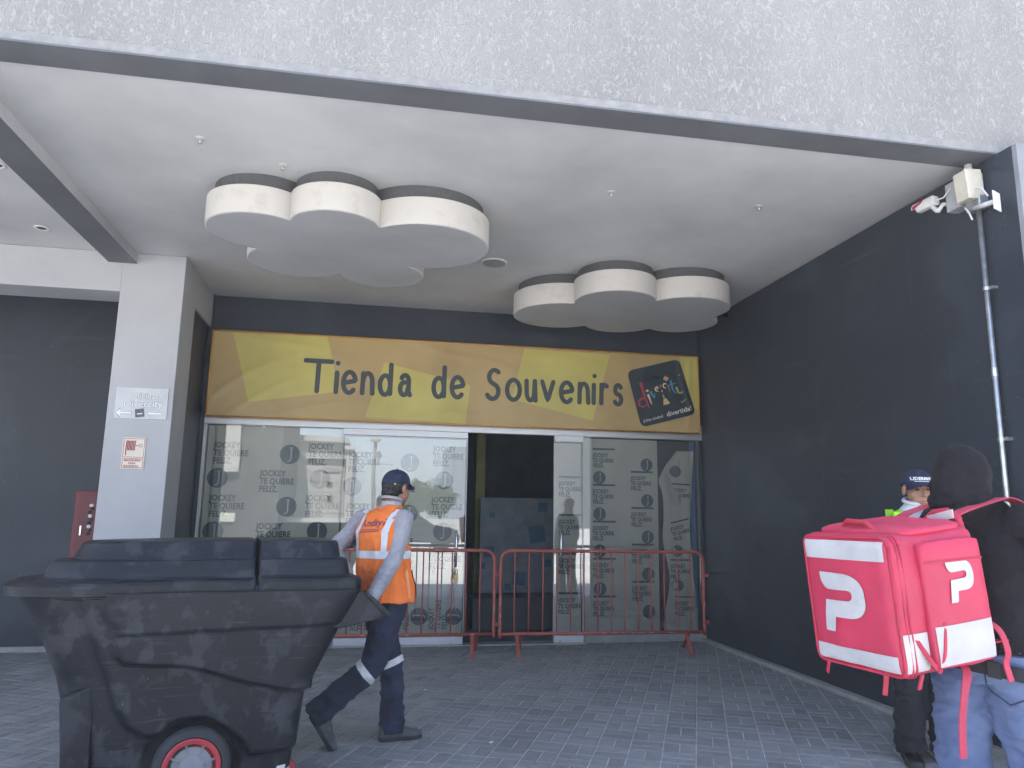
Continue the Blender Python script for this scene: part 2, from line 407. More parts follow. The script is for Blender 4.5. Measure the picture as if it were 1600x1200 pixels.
# ------------------------------------------------------------------ the building
bld = empty('shop_building', 'grey stucco building with a deep covered entrance and charcoal walls', 'building')
XL = -9.0
MB().box((XL, Y1, ZC+.004), (12, Y1+.30, 5.6)).build('fascia', M_stucco, bld)
b = MB(); b.box((XL, Y1-.018, ZC-.01), (12, Y2, ZC+.002)); b.build('fascia_underside', M_darkbeam, bld)
# worn plaster drip edge along the bottom of the fascia
b = MB(); n = 160; top, bot = [], []
for i in range(n+1):
    x = XL+(12-XL)*i/n; top.append((x, ZC+.055+.012*noise.noise((x*4, 0, 0)))); bot.append((x, ZC+.004+.006*noise.noise((x*9, 3, 0))))
vs = [(x, Y1-.012, z) for x, z in bot]+[(x, Y1-.012, z) for x, z in top]+[(x, Y1+.02, z) for x, z in top]
b.add(vs, [(i, i+1, n+2+i, n+1+i) for i in range(n)]+[(n+1+i, n+2+i, 2*n+3+i, 2*n+2+i) for i in range(n)])
b.build('drip_edge', mat('worn_plaster', (.34, .335, .325), .85, scale=12, col2=(.24, .24, .235), bump=.5, bscale=40), bld)
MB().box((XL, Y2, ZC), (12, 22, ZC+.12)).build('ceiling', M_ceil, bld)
MB().box((XL, Y1+.3, 5.4), (12, 22, 5.6)).build('roof', M_concrete, bld)
MB().box((XR, 3.80, 0), (XR+.18, D+5, ZC-.012)).build('side_wall', M_dark, bld)
b = MB(); b.box((XR+.004, 3.765, 0), (12, 3.80, ZC-.012)); b.build('front_wall', mat('grey_front_paint', (.27, .28, .3), .7, scale=2), bld)
MB().box((-1.87, D+.02, 2.36), (XR, D+.2, ZC-.002)).build('back_wall', M_dark, bld)
MB().box((XL, D-.02, 0), (-1.83, D+.2, ZC-.004)).build('back_wall', M_dark, bld)
MB().box((XL-.2, 7.3, 0), (XL, D, ZC)).build('end_wall', M_dark, bld)
# pillar, lintel, beams
YP = 7.28
MB().box((-2.403, YP, 0), (-1.847, 7.775, ZC-.002)).build('pillar', M_wall, bld, bevel=.006)
MB().box((XL, YP+.003, 3.406), (-2.4035, 7.68, ZC-.003)).build('lintel', M_wall, bld, bevel=.004)
MB().box((-2.15, 7.7755, 3.42), (-1.847, D-.021, ZC-.003)).build('side_beam', M_wall, bld)
MB().box((-2.10, 7.776, 0), (-1.872, D-.021, 3.4195)).build('return_wall', M_dark, bld)
b = MB(); b.box((-2.527, Y2+.001, 3.690), (-2.283, YP-.001, ZC-.001)); bm_ = b.build('ceiling_beam', M_wall, bld)
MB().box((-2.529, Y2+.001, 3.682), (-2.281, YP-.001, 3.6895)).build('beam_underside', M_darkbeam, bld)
MB().box((-7.3, Y2+.001, 3.690), (-7.05, YP-.001, ZC-.001)).build('ceiling_beam', M_wall, bld)
# concrete footing along the right wall and sills
b = MB(); b.box((XR-.075, 3.9, -.004), (XR-.001, D-.03, .035)); b.build('wall_footing', M_concrete, bld, bevel=.006)
MB().box((XL, D-.075, -.004), (-2.12, D-.022, .05)).build('wall_footing', M_concrete, bld, bevel=.006)
# glazing
HD = 2.335
MB().box((-1.825, D-.05, HD), (XR-.002, D+.018, 2.52)).build('door_header', M_alu, bld, bevel=.003)
for x0, x1, z0 in ((-.35, 1.045, 2.265), (2.06, 2.41, 2.265)):
    MB().box((x0, D-.058, z0), (x1, D-.012, HD-.001)).build('door_top_rail', M_alu, bld, bevel=.003)
MB().box((2.062, D-.075, 2.262), (2.13, D-.058, 2.30)).build('door_stop', M_plast_w, bld)
def pane(x0, x1, y, z0, z1):
    return MB().box((x0, y, z0), (x1, y+.010, z1)).build('glass_pane', M_glass, bld)
pane(-1.80, -.352, D+.0, .085, HD-.001)
pane(-.345, 1.04, D-.036, .088, 2.264)
pane(2.066, 2.408, D-.036, .088, 2.264)
pane(2.412, 3.86, D+.0, .085, HD-.001)
MB().box((-1.82, D-.03, 0), (-.352, D+.03, .084)).build('sill', M_concrete, bld, bevel=.004)
MB().box((2.412, D-.03, 0), (XR-.002, D+.03, .084)).build('sill', M_concrete, bld, bevel=.004)
M_kick = mat('white_door_rail', (.72, .74, .76), .35, var=.05)
for x0, x1 in ((-.345, 1.04), (2.066, 2.408)):
    r_ = MB().box((x0, D-.055, .012), (x1, D-.008, .087)).build('door_bottom_rail', M_kick, bld, bevel=.003)
    MB().lathe((x1-.13 if x0 < 0 else x0+.07, D-.055, .03), (0, -1, 0), [(.016, 0), (.016, .004), (0.001, .005)], 12).build('lock_cylinder', M_galv, r_)
MB().box((-.36, D-.10, -.003), (2.42, D+.02, .010)).build('threshold', M_alu, bld, bevel=.002)
for x in (-.349, 1.0425, 2.063, 2.410):
    MB().box((x-.0035, D-.045, .088), (x+.0035, D-.018, 2.264)).build('glass_edge', mat('glass_edge', (.55, .62, .62), .2, var=.05), bld)
MB().box((-1.825, D-.03, .085), (-1.803, D+.02, HD-.001)).build('jamb', M_alu, bld)
MB().box((3.863, D-.03, .085), (XR-.002, D+.02, HD-.001)).build('jamb', M_dark, bld)
for x in (.94, 2.135):
    MB().tube([(x, D-.037, 1.22), (x, D-.085, 1.22), (x, D-.10, 1.20), (x, D-.10, .86), (x, D-.085, .84), (x, D-.037, .84)], .011, 10).build('door_handle', M_chrome, bld, smooth=True)
# the dim room behind the door
M_int = mat('interior_teal_paint', (.12, .18, .18), .8, scale=2, var=.15)
M_intf = mat('interior_dark_floor', (.10, .11, .13), .6, var=.2)
MB().box((-1.86, D+.2, -.012), (XR, 13.2, -.002)).build('shop_floor', M_intf, bld)
MB().box((-1.86, 13.2, 0), (XR, 13.3, ZC)).build('room_wall', M_int, bld)
MB().box((-2.0, D+.2, 0), (-1.87, 13.2, ZC)).build('room_wall', M_int, bld)
MB().box((-1.86, D+.201, 2.95), (XR, 13.2, 3.0)).build('room_ceiling', M_int, bld)

# ------------------------------------------------------------------ ceiling fittings
def cloud(circles, c, label):
    root = empty('cloud_ceiling_panel', label, 'ceiling panel', 'cloud panels under the canopy ceiling')
    angs = set(2*math.pi*i/240 for i in range(240))
    pts = []
    def r_at(a):
        d = (math.cos(a), math.sin(a)); best = .3
        for x, y, r in circles:
            ox, oy = c[0]-x, c[1]-y; bq = ox*d[0]+oy*d[1]; cq = ox*ox+oy*oy-r*r; ds = bq*bq-cq
            if ds >= 0: best = max(best, -bq+math.sqrt(ds))
        return best
    def outline(inset=0):
        return [(c[0]+(r_at(a)-inset)*math.cos(a), c[1]+(r_at(a)-inset)*math.sin(a)) for a in sorted(angs)]
    o0, o1, o2 = outline(), outline(.012), outline(.05)
    zb, zt = 3.475, 3.685
    b = MB(); b.rings([[(x, y, zb) for x, y in o1], [(x, y, zb+.006) for x, y in o0], [(x, y, zt) for x, y in o0], [(x, y, zt+.004) for x, y in o2]], False, True)
    b.build('rim', M_white, root, angle=28)
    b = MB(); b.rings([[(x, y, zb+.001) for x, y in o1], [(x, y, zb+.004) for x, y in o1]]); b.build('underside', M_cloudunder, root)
    b = MB(); b.rings([[(x, y, zt+.004) for x, y in o2], [(x, y, ZC-.001) for x, y in o2]], False, False); b.build('mesh_skirt', M_mesh, root, angle=28)
cloud([(-.93,5.62,.385),(-.36,5.40,.33),(.32,5.68,.50),(-.01,6.47,.365),(-.72,6.28,.40)], (-.36, 5.85), 'large white cloud panel hung from the ceiling, the nearer one with wider lobes')
cloud([(1.85,7.42,.49),(2.25,6.80,.40),(3.0,6.90,.46),(3.20,7.42,.38),(2.57,7.55,.41)], (2.5, 7.2), 'smaller white cloud panel hung from the ceiling close to the charcoal right wall')
def sprinkler(x, y, label):
    r = empty('ceiling_sprinkler', label, 'sprinkler', 'sprinklers in the canopy ceiling')
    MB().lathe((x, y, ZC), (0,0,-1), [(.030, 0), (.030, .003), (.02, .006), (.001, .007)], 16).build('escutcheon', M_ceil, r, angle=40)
    MB().lathe((x, y, ZC-.01), (0,0,-1), [(.006, 0), (.006, .02), (.003, .024), (.013, .025), (.013, .027), (.001, .028)], 10).build('sprinkler_head', M_galv, r, angle=40)
sprinkler(-1.209, 4.818, 'small pale sprinkler in the ceiling nearest the dark left beam')
sprinkler(-.722, 5.10, 'small sprinkler head touching the top of the larger cloud panel')
sprinkler(1.643, 5.032, 'faint sprinkler in the ceiling midway between both cloud panels')
sprinkler(2.833, 5.033, 'dark sprinkler head in the ceiling toward the security camera')
sprinkler(2.62, 7.1, 'tiny sprinkler head just showing below the smaller cloud panel')
for x, y, l in ((-2.916, 6.776, 'round ceiling spotlight left of the beam, the one near the lintel'), (-2.72, 5.523, 'round ceiling spotlight left of the beam, at the photo edge')):
    r = empty('ceiling_spotlight', l, 'spotlight', 'spotlights left of the beam')
    MB().lathe((x, y, ZC), (0,0,-1), [(.06, 0), (.06, .006), (.045, .008), (.04, .002), (.001, .002)], 20).build('trim_ring', M_plast_w, r, angle=40)
    MB().lathe((x, y, ZC-.002), (0,0,-1), [(.038, 0), (.03, .004), (.001, .006)], 16).build('lamp', M_black, r)
r = empty('ceiling_speaker', 'flat grey round speaker grille in the ceiling beside the large cloud', 'speaker')
MB().lathe((1.04, 6.785, ZC), (0,0,-1), [(.125, 0), (.125, .008), (.115, .010), (.001, .010)], 32).build('trim_ring', M_plast_w, r, angle=40)
MB().lathe((1.04, 6.785, ZC-.010), (0,0,-1), [(.11, 0), (.11, .003), (.001, .004)], 32).build('grille', mat('speaker_grille', (.40, .41, .42), .7, scale=80, var=.3), r)

# ------------------------------------------------------------------ yellow shop banner
YB = D-.12
def bnr_y(x, z):                           # slack vinyl: shallow folds toward the ends and along the hem
    e = 0
    for x0, z0, dx, dz, a, w_ in ((-1.6, 2.75, .95, .55, .010, .05), (-1.35, 2.6, .95, .5, .008, .04), (-.9, 2.5, 1, .18, .006, .035), (.4, 2.48, 1, .1, .006, .03), (1.0, 3.2, 1, -.25, .005, .04),
                              (3.72, 2.9, .12, 1, .009, .03), (3.6, 3.2, .25, 1, .006, .04), (-1.0, 3.25, 1, -.2, .006, .04), (2.6, 2.5, 1, .08, .005, .03), (2.0, 3.25, 1, -.1, .004, .05)):
        l = math.hypot(dx, dz); dx, dz = dx/l, dz/l; rx, rz = x-x0, z-z0
        d_ = rx*dz-rz*dx + .03*math.sin(5*(rx*dx+rz*dz)); t = rx*dx+rz*dz
        e += a*math.exp(-(d_/w_)**2)*math.exp(-(t/.6)**2)
    e *= 1.3; e += .005*noise.noise((x*2.1, z*3, 1)) + .0012*noise.noise((x*9, z*7, 5))
    f = min(1, max(0, min(x+1.79, 3.84-x, z-2.41, 3.36-z)/.05))
    return YB - e*f
def banner_mat():
    m = bpy.data.materials.new('printed_banner_vinyl'); m.use_nodes = True; n = m.node_tree; L = n.links; bs = n.nodes['Principled BSDF']
    bs.inputs['Roughness'].default_value = .42; bs.inputs['Specular IOR Level'].default_value = .4
    tc = n.nodes.new('ShaderNodeTexCoord'); sx = n.nodes.new('ShaderNodeSeparateXYZ'); L.new(tc.outputs['Object'], sx.inputs[0])
    def mth(op, a, c=None, d_=None):
        q = n.nodes.new('ShaderNodeMath'); q.operation = op
        for i, x in enumerate((a, c, d_)):
            if x is None: continue
            if isinstance(x, (int, float)): q.inputs[i].default_value = x
            else: L.new(x, q.inputs[i])
        return q.outputs[0]
    tot = None
    quads = [[(365, 520), (512, 526), (530, 612), (388, 628)], [(601, 566), (735, 602), (727, 662), (570, 652)],
             [(819, 545), (953, 554), (926, 657), (800, 624)], [(1060, 553), (1100, 556), (1100, 645), (1075, 632)]]
    for qd in quads:
        pts = [P(x, y, 'Y', YB) for x, y in qd]; pts = [(p.x, p.z) for p in pts]
        cx, cz = sum(p[0] for p in pts)/4, sum(p[1] for p in pts)/4; acc = None
        for i in range(4):
            (x0, z0), (x1, z1) = pts[i], pts[(i+1) % 4]; nx, nz_ = (z1-z0), -(x1-x0); l = math.hypot(nx, nz_); nx, nz_ = nx/l, nz_/l
            if (cx-x0)*nx+(cz-z0)*nz_ < 0: nx, nz_ = -nx, -nz_
            v_ = mth('MULTIPLY_ADD', sx.outputs[0], nx, mth('MULTIPLY_ADD', sx.outputs[2], nz_, -(x0*nx+z0*nz_)))
            v_ = mth('GREATER_THAN', v_, 0)
            acc = v_ if acc is None else mth('MULTIPLY', acc, v_)
        tot = acc if tot is None else mth('MAXIMUM', tot, acc)
    nz = n.nodes.new('ShaderNodeTexNoise'); nz.inputs['Scale'].default_value = 2.2; nz.inputs['Detail'].default_value = 7; L.new(tc.outputs['Object'], nz.inputs['Vector'])
    mx = n.nodes.new('ShaderNodeMix'); mx.data_type = 'RGBA'; L.new(tot, mx.inputs['Factor'])
    mx.inputs['A'].default_value = (.55, .40, .175, 1); mx.inputs['B'].default_value = (.64, .56, .16, 1)
    dm = n.nodes.new('ShaderNodeMix'); dm.data_type = 'RGBA'; dm.blend_type = 'MULTIPLY'; dm.inputs['Factor'].default_value = 1
    rp = n.nodes.new('ShaderNodeValToRGB'); rp.color_ramp.elements[0].position = .3; rp.color_ramp.elements[1].position = .7
    rp.color_ramp.elements[0].color = (.80, .79, .77, 1); rp.color_ramp.elements[1].color = (1, 1, 1, 1); L.new(nz.outputs[0], rp.inputs[0])
    L.new(mx.outputs['Result'], dm.inputs['A']); L.new(rp.outputs[0], dm.inputs['B']); L.new(dm.outputs['Result'], bs.inputs['Base Color'])
    return m
banner = empty('shop_banner', 'long yellow and ochre shop banner lettered Tienda de Souvenirs over the glass doors', 'banner')
nx, nz_ = 260, 44
b = MB(); xs = [-1.795+5.636*i/nx for i in range(nx+1)]; zs = [2.413+.944*j/nz_ for j in range(nz_+1)]
b.add([(x, bnr_y(x, z), z) for z in zs for x in xs], [(j*(nx+1)+i, j*(nx+1)+i+1, (j+1)*(nx+1)+i+1, (j+1)*(nx+1)+i) for j in range(nz_) for i in range(nx)])
b.build('vinyl_sheet', banner_mat(), banner, smooth=True)
M_hem = mat('orange_banner_hem', (.62, .33, .07), .5, var=.1)
b = MB()
for a, c in (((-1.80, 3.357), (3.845, 3.357)), ((-1.80, 2.413), (3.845, 2.413)), ((-1.797, 2.413), (-1.797, 3.357)), ((3.842, 2.413), (3.842, 3.357))):
    b = MB(); b.tube([(a[0], YB+.002, a[1]), (c[0], YB+.002, c[1])], .011, 8); b.build('hem', M_hem, banner, smooth=True)
MB().box((-1.795, YB+.02, 2.43), (3.84, D+.015, 3.34)).build('box_frame', mat('banner_frame', (.3, .22, .1), .6), banner)
def bxz(x, y): p = P(x, y, 'Y', YB); return (p.x, p.z)
def on_banner(name, vs, fs, material, lift, parent):
    me = bpy.data.meshes.new(name); me.from_pydata([(x, bnr_y(x, z)-lift, z) for x, z in vs], [], fs); me.materials.append(material); me.update()
    return link(name, me, parent)
# brush lettering, glyphs in units: x 0..1 of the letter width, y 0 baseline .. 1 x-height, 1.45 ascender
G = {
 'T': [[(-.1, 1.43), (.95, 1.42)], [(.43, 1.38), (.40, .03)]],
 'i': [[(.5, .92), (.42, .03)], [(.62, 1.36), (.63, 1.37)]],
 'e': [[(.12, .47), (.9, .58)] + arc(.5, .5, .43, .48, 12, 315, 24)],
 'n': [[(.12, .95), (.08, .03)], [(.10, .55)] + arc(.48, .56, .36, .40, 160, 10, 12) + [(.88, .03)]],
 'd': [arc(.45, .45, .40, .45, 65, 400, 26), [(.88, 1.42), (.86, .05)]],
 'a': [arc(.5, .68, .33, .28, 150, 10, 10) + [(.82, .2), (.95, .03)], arc(.43, .32, .33, .30, 80, 360, 18)],
 'S': [arc(.55, 1.08, .38, .33, 45, 235, 14) + arc(.42, .38, .42, .36, 60, -150, 16)],
 'o': [arc(.5, .5, .45, .48, 100, 465, 28)],
 'u': [[(.08, .97), (.10, .45)] + arc(.45, .42, .35, .39, 190, 340, 12) + [(.85, .97)], [(.85, .9), (.92, .03)]],
 'v': [[(.05, .97), (.48, .05), (.92, .97)]],
 'r': [[(.22, .95), (.18, .03)], [(.20, .5)] + arc(.62, .55, .40, .40, 165, 55, 8)],
 's': [arc(.5, .73, .33, .24, 30, 250, 12) + arc(.45, .26, .38, .25, 75, -150, 12)],
}
M_ink = mat('dark_slate_print', (.05, .066, .07), .5, var=.08)
LET = [('T', 476, 521), ('i', 519, 531), ('e', 531, 559), ('n', 561, 587), ('d', 589, 615), ('a', 620, 644), ('d', 673, 699), ('e', 701, 728), ('S', 757, 785), ('o', 788, 816), ('u', 818, 841),
       ('v', 843, 869), ('e', 872, 899), ('n', 901, 924), ('i', 921, 935), ('r', 934, 953), ('s', 956, 976)]
zbase = bxz(500, 613)[1]; zx = bxz(545, 583)[1]-zbase+.012
for ch, xa, xb in LET:
    yb_ = 613+(xa-500)*.0425
    x0, z0 = bxz(xa+3, yb_); x1, _ = bxz(xb-3, yb_)
    vs, fs = [], []
    for k, stq in enumerate(G[ch]):
        pts = [(x0+(x1-x0)*p[0], zbase+.005+zx*p[1]) for p in stq]
        v_, f_ = ribbon(pts, .053)
        on_banner('letter', v_, f_, M_ink, .0025+.0006*k, banner)
# tilted dark logo plate with coloured lettering
lp = [bxz(*p) for p in ((979, 580), (1060, 561), (1087, 647), (1002, 668))]
c_ = (sum(p[0] for p in lp)/4, sum(p[1] for p in lp)/4); pl = []
for i in range(4):
    p0, p1, p2 = lp[i-1], lp[i], lp[(i+1) % 4]; rr = .085
    a = [p1[k]+(p0[k]-p1[k])*rr/math.dist(p0, p1) for k in (0, 1)]; e_ = [p1[k]+(p2[k]-p1[k])*rr/math.dist(p2, p1) for k in (0, 1)]
    for t in range(7): t /= 6; pl.append(tuple((1-t)**2*a[k]+2*t*(1-t)*p1[k]+t*t*e_[k] for k in (0, 1)))
n = len(pl); vs = [c_]; fs = []
for r_ in range(1, 9): vs += [tuple(c_[k]+(p[k]-c_[k])*r_/8 for k in (0, 1)) for p in pl]
fs = [(0, 1+i, 1+(i+1) % n) for i in range(n)]+[(1+r_*n+i, 1+(r_+1)*n+i, 1+(r_+1)*n+(i+1) % n, 1+r_*n+(i+1) % n) for r_ in range(7) for i in range(n)]
plate = on_banner('logo_plate', vs, fs, mat('logo_dark_slate', (.025, .04, .05), .5, var=.1), .009, banner)
def lz(x, y): return bxz(970+x/9.23, 550+y/9.23)       # drawing coordinates of the logo
C_ = lambda n_, c: mat('logo_'+n_, c, .5, var=.08)
LOGO = [('red', (.42, .05, .08), [([(285, 460), (330, 620), (405, 810)], 46, 16), (list(reversed([(335, 668), (290, 672), (258, 720), (262, 775), (310, 795), (365, 770), (378, 720)])), 14, 32)]),
        ('cream', (.75, .66, .36), [([(372, 562), (380, 560)], 32, 32), ([(392, 625), (440, 750)], 34, 12), ([(490, 548), (535, 520), (515, 500), (488, 525), (495, 560), (530, 568)], 14, 14),
                   ([(645, 462), (615, 458), (602, 485), (612, 515), (640, 520)], 18, 14), ([(586, 555), (590, 575)], 12, 16)]),
        ('blue', (.06, .30, .52), [([(425, 580), (480, 665), (485, 600)], 34, 12), ([(715, 425), (745, 545), (785, 600)], 34, 14), ([(700, 470), (780, 455)], 16, 12)]),
        ('rose', (.55, .20, .18), [([(560, 480), (565, 520)], 10, 8), ([(560, 490), (580, 478)], 10, 8), ([(675, 480), (705, 570)], 16, 8), ([(833, 335), (836, 337)], 28, 28)]),
        ('lime', (.48, .46, .14), [([(795, 520), (825, 590), (880, 590), (895, 540)], 30, 24), ([(880, 490), (930, 590), (925, 690), (885, 728), (860, 715)], 26, 10)])]
for nm, col, sts in LOGO:
    for k, (pts, w0, w1) in enumerate(sts):
        v_, f_ = ribbon(pts, w0, w1); on_banner('logo_letter', [lz(*p) for p in v_], f_, C_(nm, col), .0125+.0005*k, plate)
for pts, cn, cc in (([(595, 600), (635, 655), (600, 665)], 'lime', (.48, .46, .14)), ([(610, 672), (650, 668), (705, 745), (608, 770)], 'sand', (.72, .52, .27)), ([(632, 342), (690, 380), (655, 425), (602, 392)], 'peach', (.58, .33, .22))):
    on_banner('logo_shape', [lz(*p) for p in pts], [tuple(range(len(pts)))], C_(cn, cc), .0125, plate)
M_cream = C_('pale', (.80, .78, .68))
def logo_text(s, x, y, size, ang, bold=0):
    vs, fs = text_flat(s, 1.0, bold); a = math.radians(ang)
    on_banner('logo_motto', [lz(x+(px*math.cos(a)-py*math.sin(a))*size, y-(px*math.sin(a)+py*math.cos(a))*size) for px, py in vs], fs, M_cream, .0125, plate)
logo_text('¡Una ciudad', 322, 1020, 62, 15)
logo_text('divertida!', 660, 935, 98, 15, .01)

# ------------------------------------------------------------------ printed paper behind the glass
M_paper = mat('cream_kraft_paper', (.70, .655, .56), .85, scale=3, col2=(.60, .56, .48), bump=.05, bscale=8)
M_pprint = mat('slate_print_on_paper', (.10, .125, .15), .8, var=.08)
def wavy(x, z, amp): return amp*noise.noise((x*1.7, z*.8, 2))+amp*.4*noise.noise((x*5, z*2.1, 7))
def sheet(x0, x1, z0, z1, y, label, s, cols, rule, amp=.012, off=0, turned=None):
    root = empty('wrapping_paper', label, 'paper', 'printed paper screening the shop windows')
    nx, nz = max(4, int((x1-x0)/.05)), int((z1-z0)/.06)
    b = MB(); b.add([(x0+(x1-x0)*i/nx, y+wavy(x0+(x1-x0)*i/nx, z0+(z1-z0)*j/nz, amp), z0+(z1-z0)*j/nz) for j in range(nz+1) for i in range(nx+1)],
          [(j*(nx+1)+i, j*(nx+1)+i+1, (j+1)*(nx+1)+i+1, (j+1)*(nx+1)+i) for j in range(nz) for i in range(nx)])
    o = b.build('paper_sheet', M_paper, root, smooth=True)
    tm = text_mesh('JOCKEY\nTE QUIERE\nFELIZ.', .064*s, .0003, .0021*s, M_pprint, 2, 1.05, .94)
    jm = j_mesh(s)
    dm = bpy.data.meshes.get('emblem_disc_%d' % int(s*100))
    if not dm:
        d = MB(); d.add([(.076*s*math.cos(2*math.pi*i/32), .076*s*math.sin(2*math.pi*i/32), 0) for i in range(32)], [tuple(range(32))]); dm = d.mesh('emblem_disc_%d' % int(s*100), M_pprint)
        d = MB(); d.box((0, 0, 0), (.275*s, .022*s, .0004)); RULE[s] = d.mesh('rule', M_pprint)
    R90 = Matrix.Rotation(math.pi/2, 4, 'X'); yy = y-amp*1.35-.004
    for cx, zt, period, dx in cols:
        z = zt
        while z > z0+.02:
            if z < z1-.09*s and z > z0+.2*s:
                o = link('lettering', tm, root); o.matrix_world = Matrix.Translation((cx, yy, z)) @ R90 @ Matrix.Diagonal((.80, 1, 1, 1))
                if rule: o = link('rule', RULE[s], root); o.matrix_world = Matrix.Translation((cx, yy, z+.085*s)) @ R90
            zc_ = z-period/2-.03*s
            if z0+.09*s < zc_ < z1-.085*s and x0+.07*s < cx+dx < x1-.05*s:
                o = link('emblem', dm, root); o.matrix_world = Matrix.Translation((cx+dx, yy-.001, zc_)) @ R90
                o2 = link('emblem_letter', jm, root); o2.matrix_world = Matrix.Translation((cx+dx, yy-.0022, zc_)) @ R90
            z -= period
    return root
RULE = {}
def j_mesh(s):
    k = 'emblem_j_%d' % int(s*100)
    if bpy.data.meshes.get(k): return bpy.data.meshes[k]
    v2, f2 = ribbon([(.010, .052), (.010, -.028)]+arc(-.010, -.030, .020, .024, 0, -100, 8), .012, .007)
    b = MB(); b.add([(x*s, y*s, 0) for x, y in v2], f2)
    v2, f2 = ribbon([(-.006, .050), (.024, .050)], .004); b.add([(x*s, y*s, .0003) for x, y in v2], f2)
    return b.mesh(k, M_paper)
sheet(-1.79, -.36, .09, 2.33, D+.06, 'cream printed paper inside the leftmost shop window', 1.42, [(-1.72, 2.085, .57, .06), (-1.22, 2.36, .57, .30), (-.72, 2.10, .57, .14)], False)
p2 = sheet(-.33, 1.03, .70, 2.25, D+.02, 'cream printed paper inside the glass door behind the worker in the orange vest', 1.35, [(-.28, 2.02, .57, .05), (.12, 2.30, .57, .28), (.66, 2.11, .57, .13)], False, .008)
sheet(2.075, 2.40, .09, 2.255, D+.02, 'narrow strip of printed paper inside the door right of the opening', 1.05, [(2.13, 2.20, .44, .235)], True, .006)
sheet(2.42, 3.36, .09, 2.325, D+.05, 'smooth printed paper inside the right window, beside the crumpled sheet', 1.0, [(2.55, 2.105, .425, .08), (3.02, 2.27, .425, .20)], True, .010)
# lower strip with prints turned sideways, and a crumpled sheet with a blue liner
root = empty('wrapping_paper', 'lower strip of paper with sideways printing behind the red barrier', 'paper', 'printed paper screening the shop windows')
MB().box((-.33, D+.012, .09), (1.03, D+.014, .72)).build('paper_sheet', M_paper, root)
tm = text_mesh('JOCKEY\nTE QUIERE\nFELIZ.', .066*1.2, .0003, .0024, M_pprint, 2, 1.05, .94)
for x in (-.12, .30, .72):
    for dz in (.16,):
        o = link('lettering', tm, root); o.matrix_world = Matrix.Translation((x, D+.008, dz)) @ Matrix.Rotation(math.pi/2, 4, 'X') @ Matrix.Rotation(math.pi/2, 4, 'Z') @ Matrix.Diagonal((.8, 1, 1, 1))
    d = MB(); d.lathe((x+.26 if x < .6 else x+.22, D+.0105, .30), (0,-1,0), [(.095, 0), (.095, .0012), (.001, .0013)], 28); d.build('emblem', M_pprint, root)
    o = link('emblem_letter', j_mesh(1.2), root)
    o.matrix_world = Matrix.Translation((x+.26 if x < .6 else x+.22, D+.008, .30)) @ Matrix.Rotation(math.pi/2, 4, 'X') @ Matrix.Rotation(math.pi/2, 4, 'Z')
root = empty('wrapping_paper', 'crumpled paper sheet peeling off at the right end of the shop front', 'paper', 'printed paper screening the shop windows')
b = MB(); nx, nz = 16, 60; vs = []
for j in range(nz+1):
    z = .09+2.12*j/nz; xl = 3.44+.04*math.sin(z*2.3)+(.22*max(0, (z-1.85)/.35)) - .03*math.sin(z*7); xr_ = 3.80+.03*math.sin(z*3+1)
    for i in range(nx+1):
        t = i/nx; x = xl+(xr_-xl)*t
        y = D+.05+.035*abs(math.sin(9*t+1.5*math.sin(z*3)))*.6+.02*noise.noise((x*9, z*5, 3)) + (.03*(1-t)**2)
        vs.append((x, y, z))
b.add(vs, [(j*(nx+1)+i, j*(nx+1)+i+1, (j+1)*(nx+1)+i+1, (j+1)*(nx+1)+i) for j in range(nz) for i in range(nx)])
cs = b.build('paper_sheet', M_paper, root, smooth=True); ctree = bvh(cs)
for (x, z, ang) in ((3.55, 1.72, -3), (3.53, 1.25, 14), (3.52, .82, 0), (3.56, .40, -2)):
    v2, f2 = text_flat('JOCKEY\nTE QUIERE\nFELIZ.', .060, .002); v2 = [(x*.8, y) for x, y in v2]
    decal('lettering', ctree, v2, f2, (x, D, z), (math.cos(math.radians(ang)), 0, math.sin(math.radians(ang))), (-math.sin(math.radians(ang)), 0, math.cos(math.radians(ang))), (0, 1, 0), .004, M_pprint, root)
    v2, f2 = grid2(0, .23, .085, .103, 10, 1)
    decal('rule', ctree, v2, f2, (x, D, z), (math.cos(math.radians(ang)), 0, math.sin(math.radians(ang))), (0, 0, 1), (0, 1, 0), .004, M_pprint, root)
for z in (1.96, 1.02, .62):
    v2 = [(0, 0)]+[(.07*math.cos(2*math.pi*i/24), .07*math.sin(2*math.pi*i/24)) for i in range(24)]
    decal('emblem', ctree, v2, [(0, 1+i, 1+(i+1) % 24) for i in range(24)], (3.60, D, z), (1, 0, 0), (0, 0, 1), (0, 1, 0), .004, M_pprint, root)
v = MB(); 
fold = [(3.455, 1.93), (3.50, 1.90), (3.64, 1.57), (3.60, 1.545), (3.54, 1.55)]
v.prism(fold, 'Y', D+.03, D+.038); v.build('folded_flap', mat('pale_paper_back', (.55, .52, .47), .9), root)
r = MB().box((3.80, D+.10, .09), (3.862, D+.12, 2.33)).build('blue_liner', mat('blue_film', (.05, .17, .36), .5), None)
tag(r, 'narrow blue film strip at the right edge of the shop window', 'film')
r = MB().box((2.43, D+.14, .08), (3.85, D+.16, 2.33)).build('backing_screen', mat('dark_backing', (.04, .045, .05), .8), None)
tag(r, 'dark backing screen showing through the torn paper in the right window', 'screen')

